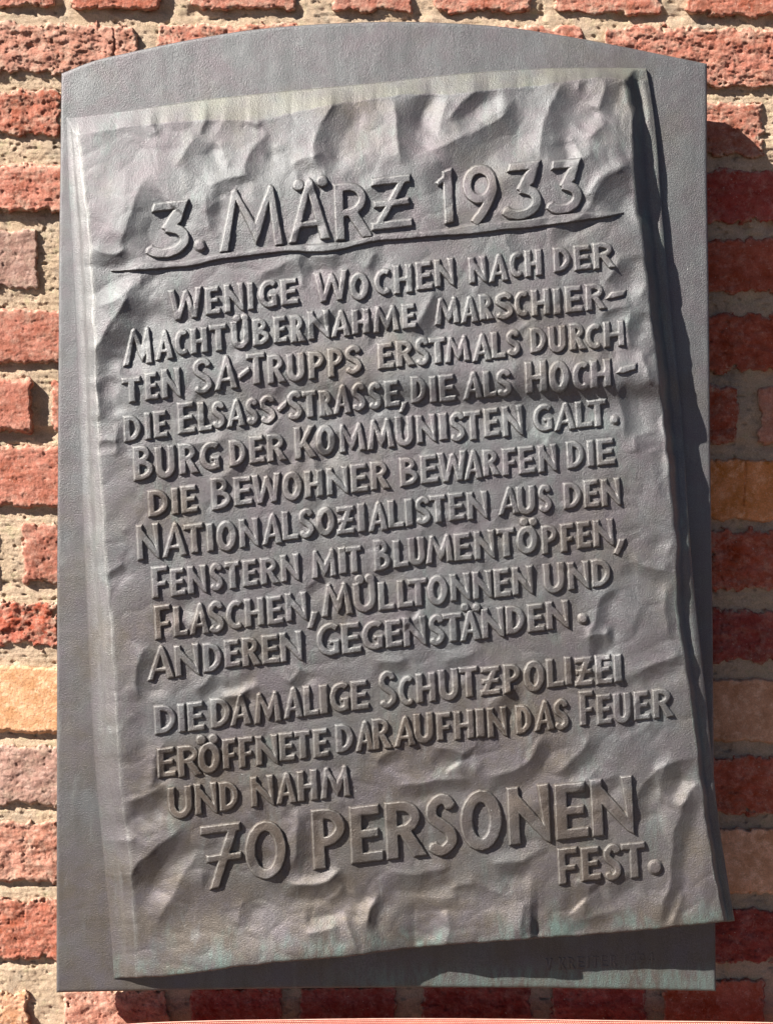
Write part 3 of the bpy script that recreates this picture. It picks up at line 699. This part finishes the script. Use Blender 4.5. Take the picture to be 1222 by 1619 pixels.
    if c == 'P': return [rect(0, 0, s, h), bowl(.36 * h, h, w)]
    if c == 'R': return [rect(0, 0, s, h), bowl(.40 * h, h, .88 * w), ('p', [(.30 * w, .46 * h), (.60 * w, .50 * h), (w, 0), (w - s * 1.12, 0)])]
    if c == 'B': return [rect(0, 0, s, h), bowl(.48 * h, h, .86 * w), bowl(0, .60 * h, w)]
    if c == 'K': return [rect(0, 0, s, h), ('p', [(w * .92, h), (w * .92 - s * .95, h), (s * .6, .42 * h), (s * 1.1, .28 * h)]), ('p', [(s * .8, .50 * h), (s * 1.5, .62 * h), (w, 0), (w - s * 1.1, 0)])]
    if c == 'U': return [('l', [(s / 2, h)] + arc(w / 2, (w - s) * .62 + a / 2, (w - s) / 2, (w - s) * .62, 180, 360, 14) + [(w - s / 2, h)], s)]
    if c == 'S':
        p = [(1, .84), (.80, .97), (.42, 1.0), (.06, .86), (.08, .66), (.5, .5), (.92, .34), (.98, .14), (.62, 0), (.3, 0), (0, .10)]
        b = s * .88
        q = densify([(b / 2 + X_ * (w - b), b / 2 + Y_ * (h - b)) for X_, Y_ in p], 28); return [('l', q, b)]
    if c == 'Z':
        return [rect(0.04 * w, h - a, w, h), rect(0, 0, w, a), ('p', [(w, h), (w - s * 1.35, h - a * .9), (0, 0), (s * 1.3, a * .9)]), rect(.08 * w, .49 * h - a * .42, .95 * w, .49 * h + a * .42)]
    if c == '7':
        return [rect(0.02 * w, h - a, w, h), ('p', [(w, h), (w - s * 1.0, h), (.18 * w, 0), (.18 * w + s * .95, 0.02 * h)]), rect(.14 * w, .48 * h - a * .42, w, .48 * h + a * .42)]
    if c == '3':
        return [('p', [(.10 * w, h - a * 1.05), (.9 * w, h - a * 1.05), (w, h), (.17 * w, h)]), ('p', [(w, h), (.60 * w, .83 * h), (.33 * w, .53 * h), (.48 * w, .44 * h), (.80 * w, .60 * h)]),
                ('l', [(.42 * w, .53 * h)] + arc(.40 * w, .30 * h, .58 * w - s / 2, .30 * h - a / 2, 66, -150, 18), s * 1.0)]
    if c == '9':
        r = .36 * h
        return [('c', arc(w / 2, h - .33 * h, (w - s) / 2, .33 * h - a / 2, 0, 345, 22), s * .95), ('l', densify([(w - s * .5, h * .62), (w - s * .58, h * .5), (w * .60, h * .22), (w * .30, -0.0 * h)], 12), s)]
    if c == '1': return [('p', [(w - s, 0), (w, 0.02 * h), (w, h), (w - s, h * .95)]), ('p', [(w, h), (w - s * .3, h * .80), (.12 * w, .70 * h), (0, .77 * h)])]
    raise ValueError(c)

def sd_glyph(X, Y, prims):
    d = np.full(X.shape, 1e9)
    for p in prims:
        if p[0] == 'p': e = sd_poly(X, Y, p[1])
        elif p[0] == 'c': e = sd_path(X, Y, p[1], p[2], True)
        elif p[0] == 'l': e = sd_path(X, Y, p[1], p[2])
        elif p[0] == 'd': e = np.hypot(X - p[1], Y - p[2]) - p[3]
        d = np.minimum(d, e)
    return d
def relief(name, fdist, x0, x1, y0, y1, H, st=1.0, hfun=sheet_h, rampw=2.4, m=None, par=None, seed=0):
    xs = np.arange(x0 - 3, x1 + 3.01, st); ys = np.arange(y0 - 3, y1 + 3.01, st)
    X, Y = np.meshgrid(xs, ys)
    jx = 0.5 * fbm(X / 9, Y / 9, 700 + seed, 2); jy = 0.5 * fbm(X / 9, Y / 9, 720 + seed, 2)
    d = fdist(X + jx, Y + jy)
    t = np.clip((0.9 - d) / rampw, 0, 1)
    up = t * t * (3 - 2 * t) * 0.35 + t * 0.65
    up = H * (up + 0.04 * np.clip((-d - 2) / 6, 0, 1))
    zz = hfun(X, Y) + np.where(d > 0.9, -np.clip(d - 0.9, 0, 1) * 0.9, up)
    mk = d < 1.7
    mk = mk[:-1, :-1] | mk[1:, :-1] | mk[1:, 1:] | mk[:-1, 1:]
    if not mk.any(): return None
    V = P(X, Y, zz).reshape(-1, 3)
    V, q, at = used_only(V, grid_quads(len(ys), len(xs), mk), {'pale': 0.55 * np.exp(-((d + 1.2) / 1.0) ** 2)})
    relief.pale = at['pale']
    return V, q

# text: tile (x0, y0, scale) then words of (char, x left, x right, y foot, height [, dots or peak])
T4 = 300 / 1222.0; T3 = 360 / 1222.0
text = [
 # title
 ((220, 240, T4), 72, 5.6, [('3', 50, 350, 697, 356), ('.', 395, 605, 40), ('M', 500, 945, 655, 400, (.28, .83))]),
 ((460, 240, T4), 72, 5.6, [('Ä', -33, 268, 597, 412, [(50, 215, 38), (203, 190, 38)], .55), ('R', 272, 545, 580, 368), ('Z', 505, 795, 515, 340)]),
 ((680, 230, T4), 72, 5.6, [('1', 32, 168, 520, 362), ('9', 200, 455, 515, 372), ('3', 465, 740, 490, 367), ('3', 750, 1000, 452, 344)]),
 # 1
 ((180, 420, T4), 50, 4.6, [('W', 350, 590, 362, 200), ('E', 585, 702, 326, 182), ('N', 708, 855, 311, 186), ('I', 858, 918, 292, 180), ('G', 925, 1068, 286, 182), ('E', 1070, 1204, 264, 172)]),
 ((460, 400, T4), 50, 4.6, [('W', 145, 385, 328, 195), ('O', 372, 520, 314, 176), ('C', 530, 658, 283, 172), ('H', 655, 798, 272, 188), ('E', 800, 928, 247, 185), ('N', 920, 1066, 227, 182)]),
 ((720, 370, T4), 50, 4.6, [('N', 80, 214, 326, 172), ('A', 205, 357, 320, 184), ('C', 338, 443, 291, 166), ('H', 440, 572, 285, 176), ('D', 625, 757, 254, 162), ('E', 757, 887, 243, 163), ('R', 880, 1047, 236, 174)]),
 # 2
 ((180, 420, T4), 50, 4.6, [('M', 50, 264, 655, 238, (.42, .86)), ('A', 258, 402, 618, 197), ('C', 385, 492, 590, 168), ('H', 490, 622, 577, 168), ('T', 615, 744, 563, 175), ('Ü', 752, 890, 546, 178, [(795, 340, 26), (845, 335, 26)]), ('B', 890, 1022, 526, 178), ('E', 1025, 1132, 507, 174)]),
 ((460, 400, T4), 50, 4.6, [('R', -8, 112, 586, 182), ('N', 105, 264, 566, 186), ('A', 250, 400, 553, 178), ('H', 388, 522, 533, 162), ('M', 522, 712, 524, 174, (.22, .78)), ('E', 708, 822, 498, 164), ('M', 918, 1100, 473, 178, (.29, .80))]),
 ((720, 370, T4), 50, 4.6, [('A', 25, 162, 583, 176), ('R', 148, 264, 564, 170), ('S', 250, 387, 562, 180), ('C', 370, 482, 544, 168), ('H', 482, 624, 536, 172), ('I', 625, 692, 526, 172), ('E', 700, 832, 516, 174), ('R', 832, 987, 501, 174), ('-', [(965, 418), (1000, 374), (1100, 360), (1084, 398), (1005, 416)])]),
 # 3
 ((180, 580, T4), 50, 4.6, [('T', 50, 192, 243, 166), ('E', 197, 303, 223, 182), ('N', 305, 448, 212, 192)]),
 ((180, 420, T4), 50, 4.6, [('S', 505, 650, 838, 232), ('A', 640, 814, 812, 224), ('-', [(800, 722), (806, 700), (868, 648), (880, 662), (876, 684), (812, 738)]), ('T', 852, 992, 776, 204), ('R', 985, 1127, 769, 190)]),
 ((460, 560, T4), 50, 4.6, [('U', -30, 106, 187, 182), ('P', 108, 237, 169, 182), ('P', 233, 358, 157, 190), ('S', 342, 472, 140, 190)]),
 ((460, 400, T4), 50, 4.6, [('E', 553, 678, 757, 172), ('R', 672, 817, 742, 172), ('S', 796, 908, 736, 186), ('T', 884, 1012, 723, 172), ('M', 983, 1168, 716, 170, (.26, .78))]),
 ((720, 530, T4), 50, 4.6, [('A', 98, 247, 180, 184), ('L', 225, 338, 159, 176), ('S', 322, 432, 144, 174), ('D', 475, 602, 121, 163), ('U', 593, 727, 122, 172), ('R', 728, 857, 105, 176), ('C', 828, 952, 101, 166), ('H', 948, 1102, 88, 170)]),
 # 4
 ((180, 580, T4), 50, 4.6, [('D', 62, 197, 493, 173), ('I', 198, 257, 476, 176), ('E', 253, 364, 467, 177), ('E', 408, 540, 440, 204), ('L', 538, 651, 423, 192), ('S', 626, 734, 407, 178), ('A', 720, 864, 398, 184), ('S', 846, 948, 384, 176), ('S', 936, 1058, 376, 186), ('-', [(1052, 275), (1058, 262), (1108, 212), (1120, 222), (1116, 250), (1070, 296)])]),
 ((460, 560, T4), 50, 4.6, [('S', -28, 90, 434, 190), ('T', 72, 180, 419, 177), ('R', 178, 292, 411, 172), ('A', 266, 404, 396, 194), ('S', 388, 498, 377, 187), ('S', 493, 600, 367, 180), ('E', 598, 715, 349, 174), (',', [(712, 310), (752, 305), (738, 345), (722, 378), (694, 376), (706, 345)]), ('D', 768, 890, 322, 174), ('I', 888, 953, 319, 173), ('E', 948, 1075, 316, 177)]),
 ((720, 530, T4), 50, 4.6, [('A', 42, 190, 423, 182), ('L', 173, 278, 409, 174), ('S', 258, 377, 407, 182)]),
 ((720, 530, T4), 56, 5.2, [('H', 443, 605, 382, 206), ('O', 593, 750, 382, 204), ('C', 743, 872, 370, 192), ('H', 863, 1017, 350, 184), ('-', [(1030, 246), (1064, 204), (1168, 177), (1160, 222), (1080, 246)])]),
 # 5
 ((180, 580, T4), 54, 4.8, [('B', 120, 277, 742, 226), ('U', 264, 414, 730, 208), ('R', 415, 567, 702, 202), ('G', 546, 700, 682, 188)]),
 ((180, 580, T4), 50, 4.6, [('D', 740, 872, 650, 172), ('E', 868, 987, 630, 180), ('R', 983, 1133, 620, 180)]),
 ((460, 560, T4), 50, 4.6, [('K', 18, 187, 684, 210), ('O', 154, 303, 662, 194), ('M', 306, 497, 643, 188, (.13, .76)), ('M', 483, 683, 626, 198, (.26, .75)), ('U', 668, 804, 604, 194), ('N', 803, 948, 582, 184), ('I', 948, 1023, 561, 177), ('S', 1016, 1137, 572, 193)]),
 ((720, 530, T4), 50, 4.6, [('T', 50, 181, 686, 190), ('E', 177, 299, 664, 187), ('N', 296, 450, 662, 198), ('G', 490, 638, 634, 180), ('A', 627, 787, 625, 184), ('L', 767, 896, 606, 174), ('T', 846, 988, 602, 178), ('.', 1025, 546, 31)]),
 # 6
 ((200, 730, T4), 50, 4.6, [('D', 136, 292, 364, 174), ('I', 288, 353, 347, 175), ('E', 348, 475, 341, 180), ('B', 541, 692, 320, 210), ('E', 688, 828, 292, 187), ('W', 806, 1012, 282, 190), ('O', 998, 1148, 262, 186)]),
 ((460, 700, T4), 50, 4.6, [('H', 83, 224, 364, 177), ('N', 226, 385, 347, 180), ('E', 380, 513, 330, 187), ('R', 508, 657, 313, 187), ('B', 695, 838, 290, 188), ('E', 828, 963, 272, 187), ('W', 940, 1148, 266, 196)]),
 ((720, 680, T4), 50, 4.6, [('A', 45, 190, 329, 194), ('R', 170, 303, 307, 176), ('F', 296, 407, 301, 180), ('E', 400, 528, 292, 180), ('N', 528, 667, 281, 178), ('D', 710, 846, 257, 180), ('I', 842, 908, 243, 173), ('E', 903, 1043, 237, 174)]),
 # 7
 ((200, 730, T4), 50, 4.6, [('N', 63, 230, 643, 230), ('A', 223, 407, 626, 224), ('T', 368, 514, 601, 192), ('I', 513, 579, 586, 184), ('O', 575, 726, 588, 194), ('N', 723, 868, 562, 187), ('A', 866, 1021, 545, 204), ('L', 998, 1125, 516, 192)]),
 ((460, 700, T4), 50, 4.6, [('S', 46, 165, 624, 193), ('O', 156, 301, 609, 184), ('Z', 288, 425, 600, 182), ('I', 425, 495, 582, 186), ('A', 490, 640, 582, 196), ('L', 620, 743, 559, 184), ('I', 730, 801, 546, 181), ('S', 796, 915, 539, 184), ('T', 890, 1013, 526, 182), ('E', 1010, 1133, 510, 180)]),
 ((720, 680, T4), 50, 4.6, [('N', 70, 222, 587, 182), ('A', 266, 427, 557, 184), ('U', 388, 531, 554, 183), ('S', 526, 635, 540, 183), ('D', 690, 828, 517, 172), ('E', 820, 943, 509, 182), ('N', 933, 1077, 500, 180)]),
 # 8
 ((220, 880, T4), 50, 4.6, [('F', 78, 203, 277, 206), ('E', 198, 315, 264, 182), ('N', 310, 451, 250, 184), ('S', 450, 558, 232, 183), ('T', 550, 665, 220, 180), ('E', 663, 781, 202, 175), ('R', 778, 922, 189, 175), ('N', 908, 1048, 172, 178)]),
 ((470, 860, T4), 50, 4.6, [('M', 88, 268, 231, 186, (.17, .83)), ('I', 262, 333, 202, 177), ('T', 308, 433, 199, 176)]),
 ((470, 860, T4), 52, 4.9, [('B', 488, 621, 185, 206), ('L', 612, 733, 162, 180), ('U', 710, 838, 149, 182), ('M', 818, 1018, 138, 186, (.27, .80)), ('E', 1003, 1138, 120, 182)]),
 ((720, 820, T4), 52, 4.9, [('N', 116, 268, 273, 187), ('T', 260, 398, 259, 190), ('Ö', 388, 545, 238, 180, [(440, 22, 29), (500, 20, 29)]), ('P', 548, 675, 236, 187), ('F', 670, 778, 224, 187), ('E', 776, 888, 200, 176), ('N', 880, 1033, 192, 178), (',', [(1052, 130), (1096, 130), (1080, 175), (1050, 238), (1014, 224), (1036, 175)])]),
 # 9
 ((220, 880, T4), 50, 4.6, [('F', 96, 223, 542, 222), ('L', 218, 331, 522, 196), ('A', 318, 470, 513, 208), ('S', 440, 565, 504, 210), ('C', 553, 684, 482, 190), ('H', 676, 823, 462, 185), ('E', 820, 945, 446, 185), ('N', 940, 1097, 427, 185), (',', [(1114, 352), (1154, 352), (1142, 400), (1118, 466), (1084, 462), (1102, 400)])]),
 ((470, 860, T4), 52, 4.9, [('M', 148, 375, 479, 216, (.26, .74)), ('Ü', 356, 523, 450, 190, [(402, 230, 33), (468, 225, 33)]), ('L', 516, 641, 437, 186), ('L', 638, 761, 421, 183), ('T', 710, 853, 414, 182), ('O', 830, 985, 405, 190), ('N', 980, 1128, 377, 178)]),
 ((720, 820, T4), 52, 4.9, [('N', 106, 251, 527, 182), ('E', 241, 370, 517, 188), ('N', 360, 515, 502, 185), ('U', 560, 718, 491, 194), ('N', 718, 875, 467, 181), ('D', 870, 1018, 450, 182)]),
 # 10
 ((220, 880, T4), 52, 4.9, [('A', 46, 242, 807, 224), ('N', 226, 405, 782, 204), ('D', 408, 553, 754, 190), ('E', 546, 668, 724, 182), ('R', 660, 803, 717, 190), ('E', 786, 923, 702, 190), ('N', 903, 1068, 690, 195)]),
 ((470, 860, T4), 54, 5.2, [('G', 116, 288, 737, 215), ('E', 280, 428, 717, 201), ('G', 408, 568, 697, 192), ('E', 563, 691, 677, 182), ('N', 678, 845, 670, 193), ('S', 840, 965, 665, 203), ('T', 933, 1078, 643, 188), ('Ä', 1040, 1198, 635, 202, [(1080, 410, 28), (1155, 410, 28)], .5)]),
 ((720, 820, T4), 54, 5.2, [('N', 163, 328, 782, 197), ('D', 318, 465, 754, 186), ('E', 458, 588, 740, 184), ('N', 578, 745, 724, 184), ('.', 820, 646, 37)]),
 # 11
 ((220, 1050, T4), 52, 4.9, [('D', 96, 258, 460, 187), ('I', 248, 315, 447, 185), ('E', 308, 438, 442, 190), ('D', 456, 608, 420, 194), ('A', 578, 738, 407, 206), ('M', 733, 933, 393, 202, (.23, .79)), ('A', 923, 1071, 361, 206), ('L', 1053, 1173, 344, 200)]),
 ((480, 1030, T4), 52, 4.9, [('I', 98, 173, 412, 193), ('G', 161, 308, 404, 194), ('E', 300, 435, 387, 191), ('S', 478, 615, 375, 240), ('C', 602, 725, 362, 196), ('H', 720, 868, 340, 193), ('U', 865, 1015, 325, 200), ('T', 996, 1138, 307, 199)]),
 ((780, 1020, T4), 52, 4.9, [('Z', -90, 58, 334, 188), ('P', 60, 193, 320, 192), ('O', 186, 345, 311, 199), ('L', 336, 468, 282, 188), ('I', 453, 519, 264, 184), ('Z', 516, 653, 274, 188), ('E', 650, 778, 262, 193), ('I', 768, 843, 247, 184)]),
 # 12
 ((220, 1050, T4), 52, 4.9, [('E', 116, 253, 740, 193), ('R', 246, 425, 737, 204)]),
 ((220, 1050, T4), 54, 6.4, [('Ö', 374, 541, 716, 198, [(402, 488, 33), (480, 482, 33)])]),
 ((220, 1050, T4), 52, 4.9, [('F', 533, 643, 684, 197), ('F', 638, 753, 676, 200), ('N', 748, 911, 662, 194), ('E', 898, 1018, 634, 186), ('T', 998, 1118, 621, 184), ('E', 1116, 1238, 611, 187)]),
 ((480, 1030, T4), 52, 4.9, [('D', 203, 341, 660, 185), ('A', 326, 470, 653, 200), ('R', 438, 588, 642, 204), ('A', 573, 738, 625, 200), ('U', 706, 853, 601, 194), ('F', 850, 965, 582, 183), ('H', 963, 1113, 577, 188), ('I', 1103, 1181, 562, 190)]),
 ((780, 1020, T4), 52, 4.9, [('N', -44, 103, 604, 194), ('D', 136, 265, 582, 190), ('A', 253, 408, 563, 200), ('S', 382, 501, 556, 202), ('F', 546, 661, 527, 226), ('E', 658, 778, 520, 195), ('U', 766, 901, 513, 195), ('E', 898, 1021, 492, 190), ('R', 1018, 1178, 480, 193)]),
 # 13
 ((240, 1200, T3), 44, 5.0, [('U', 86, 235, 330, 170), ('N', 228, 368, 307, 168), ('D', 360, 485, 287, 158), ('N', 528, 671, 264, 164), ('A', 660, 793, 251, 172), ('H', 778, 906, 237, 168), ('M', 898, 1081, 223, 172, (.25, .83))]),
 # 14
 ((240, 1200, T3), 64, 6.0, [('7', 256, 502, 714, 348), ('0', 495, 741, 660, 308)]),
 ((480, 1200, T3), 76, 6.4, [('P', 40, 251, 602, 324), ('E', 243, 441, 570, 308), ('R', 433, 680, 548, 310), ('S', 648, 841, 532, 332), ('O', 833, 1083, 505, 318)]),
 ((780, 1200, T3), 76, 6.4, [('N', 70, 321, 470, 312), ('E', 323, 525, 442, 302), ('N', 516, 768, 424, 310)]),
 ((780, 1200, T3), 50, 5.6, [('F', 341, 468, 682, 198), ('E', 465, 590, 664, 185), ('S', 585, 701, 663, 200), ('T', 681, 831, 652, 194), ('.', 867, 582, 41)]),
]
BASE = {'Ä': 'A', 'Ö': 'O', 'Ü': 'U'}
def slope_at(px): return -0.125 + 0.015 * (px - 200) / 800
nl = 0
for (ox, oy, sc), s, H, items in text:
    H = H * 0.95
    for it in items:
        c = it[0]; nl += 1
        if c == '.':
            cx, cy, r = ox + it[1] * sc, oy + it[2] * sc, it[3] * sc
            fd = lambda X, Y, cx=cx, cy=cy, r=r: np.hypot(X - cx, Y - cy) - r
            res = relief('full_stop', fd, cx - r, cx + r, cy - r, cy + r, H * 1.05, rampw=4.5); nm = 'full_stop'
        elif c in ',-':
            pts = [(ox + a * sc, oy + b * sc) for a, b in it[1]]; aa = np.array(pts)
            fd = lambda X, Y, pts=pts: sd_poly(X, Y, pts)
            res = relief('mark', fd, aa[:, 0].min(), aa[:, 0].max(), aa[:, 1].min(), aa[:, 1].max(), H * .9); nm = 'comma' if c == ',' else 'hyphen'
        else:
            _, xl, xr, yb_, h = it[:5]; ext = it[5:]
            dots = [e for e in ext if isinstance(e, list)]; pk = [e for e in ext if isinstance(e, (tuple, float))]
            xl_, xr_ = ox + xl * sc, ox + (xr - 11) * sc; yb2 = oy + (yb_ - 5) * sc; hh = (h - 3) * sc; ss = s * sc * 0.89
            lean = -0.045
            w = (xr_ - xl_) - abs(lean) * hh
            g = glyph(BASE.get(c, c), w, hh, min(ss, w), pk[0] if pk else None)
            sl = slope_at(xl_)
            dd = [(ox + a * sc, oy + b * sc, r * sc) for a, b, r in (dots[0] if dots else [])]
            x00 = xl_ + abs(lean) * hh
            def fd(X, Y, g=g, x00=x00, yb2=yb2, sl=sl, dd=dd, lean=lean, w=w):
                # local frame: x along the writing line, y up
                x = X - x00; y = yb2 + sl * x - Y
                x = x - lean * y
                y = yb2 + sl * x - Y
                d = sd_glyph(x, y, g)
                for (a, b, r) in dd: d = np.minimum(d, np.hypot(X - a, Y - b) - r)
                return d
            yt_ = yb2 - hh + sl * w - 2
            if dd: yt_ = min(yt_, min(b - r for a, b, r in dd))
            res = relief(c, fd, xl_ - 2, xr_ + 3, yt_, yb2 + 3, H, st=1.12, seed=nl % 13)
            nm = 'numeral' if c.isdigit() else 'letter'
        V, q = res
        cen = V.mean(0); cen[1] = V[:, 1].max()
        me = mesh_from(nm, V - cen, q, {'pale': relief.pale})
        o = obj(nm, me, M_letter, sheet, cen - PLOC)
# the rule under the title
def rule_d(X, Y):
    c = (ul_t(X) + ul_b(X)) / 2; hw = (ul_b(X) - ul_t(X)) / 2
    return np.maximum(np.abs(Y - c) - hw, np.maximum(176 - X, X - 985))
V, q = relief('title_rule', rule_d, 176, 985, 334, 430, 4.8, st=1.1, rampw=3.0)
obj('title_rule', mesh_from('title_rule', V - PLOC, q), M_bronze, sheet)
# shallow signature on the back plate below the sheet
sig = []; offs = 0
x = 862.0
for ch in 'V KREITER 1994':
    if ch in ' ': x += 7; continue
    gl = {'V': [('p', [(0, 17), (2.4, 17), (6, 0), (4, 0)]), ('p', [(10, 17), (7.6, 17), (4, 0), (6, 0)])],
          '4': [rect(6, 0, 8, 17), rect(0, 5, 10, 7), ('p', [(6, 17), (8, 17), (2, 6), (0, 6)])]}.get(ch) or glyph(ch, 10.0 if ch not in 'I1' else 3.4, 17.0, 2.6)
    w_ = 10 if ch not in 'I1' else 4
    ybs = 1533 - (x - 862) * 0.055
    def fd(X, Y, gl=gl, x=x, ybs=ybs): return sd_glyph(X - x, ybs - Y, gl)
    V, q = relief('s', fd, x - 1, x + w_ + 1, ybs - 19, ybs + 2, 0.9, st=0.8, hfun=lambda X, Y: 0 * X + 0.3, rampw=1.6)
    sig.append((V, q + offs)); offs += len(V); x += w_ + 4.5
obj('signature', mesh_from('signature', np.concatenate([a for a, b in sig]) - PLOC, np.concatenate([b for a, b in sig])), M_bronze, plaque)

# ------------------------------------------------------------------ the coral ribbon below the plaque
rib_y = scurve([(60, 1636), (216, 1618.5), (300, 1615), (480, 1612), (620, 1610.5), (800, 1611.5), (1000, 1614), (1222, 1617), (1400, 1624)])
ribbon = thing('ribbon', 'coral woven ribbon stretched across the wall just below the plaque', 'ribbon')
ribbon.location = tuple(P(611, 1680, -14)); RL = np.array(ribbon.location)
def band(x, y0, y1, z0, t, n=5):
    th = np.linspace(0, 2 * np.pi, 17)[:-1]
    ring_y = lambda yy, a: yy
    V = []
    for a in th:
        cy, sy = math.cos(a), math.sin(a)
        cy = math.copysign(abs(cy) ** 0.35, cy)
        yy = rib_y(x) + (y0 + y1) / 2 + cy * (y1 - y0) / 2
        V.append(P(x, yy, z0 + t * sy + 1.0 * fbm(x / 90, yy / 60, 820, 2)))
    V = np.stack(V, 0); r_, c_ = V.shape[:2]
    i = np.arange(r_ * c_).reshape(r_, c_); i2 = np.roll(i, -1, 0)
    q = np.stack([i[:, :-1], i[:, 1:], i2[:, 1:], i2[:, :-1]], -1).reshape(-1, 4)
    return V.reshape(-1, 3), q
xr_ = np.arange(60, 1400, 6.0)
V, q = band(xr_, 0, 70, -14, 1.4)
obj('ribbon_cloth', mesh_from('ribbon_cloth', V - RL, q), M_ribbon, ribbon)
V, q = band(xr_, -0.6, 1.5, -13.4, 1.6)
obj('selvedge', mesh_from('selvedge', V - RL, q), M_thread, ribbon)
vs = []; qs = []; o_ = 0       # raised weave stitches in rows
for row in range(7):
    for xx in np.arange(190, 1240, 3.6):
        yy = rib_y(xx) + 3.4 + row * 2.9
        p = [(-1.3, -.9, 0), (1.3, -.9, 0), (1.3, .9, 0), (-1.3, .9, 0), (-.7, -.4, 1.1), (.7, -.4, 1.1), (.7, .4, 1.1), (-.7, .4, 1.1)]
        vs += [P(xx + a + (row % 2) * 1.8, yy + b, -12.4 + cc) for a, b, cc in p]
        qs += [(o_ + a, o_ + b, o_ + c2, o_ + d2) for a, b, c2, d2 in ((4, 7, 6, 5), (0, 4, 5, 1), (1, 5, 6, 2), (2, 6, 7, 3), (3, 7, 4, 0))]; o_ += 8
st_ = obj('stitches', mesh_from('stitches', np.array(vs) - RL, qs), M_thread, ribbon); st_['kind'] = 'stuff'
print('letters', nl, 'tris', sum(len(o.data.polygons) * 2 for o in bpy.data.objects if o.type == 'MESH'))
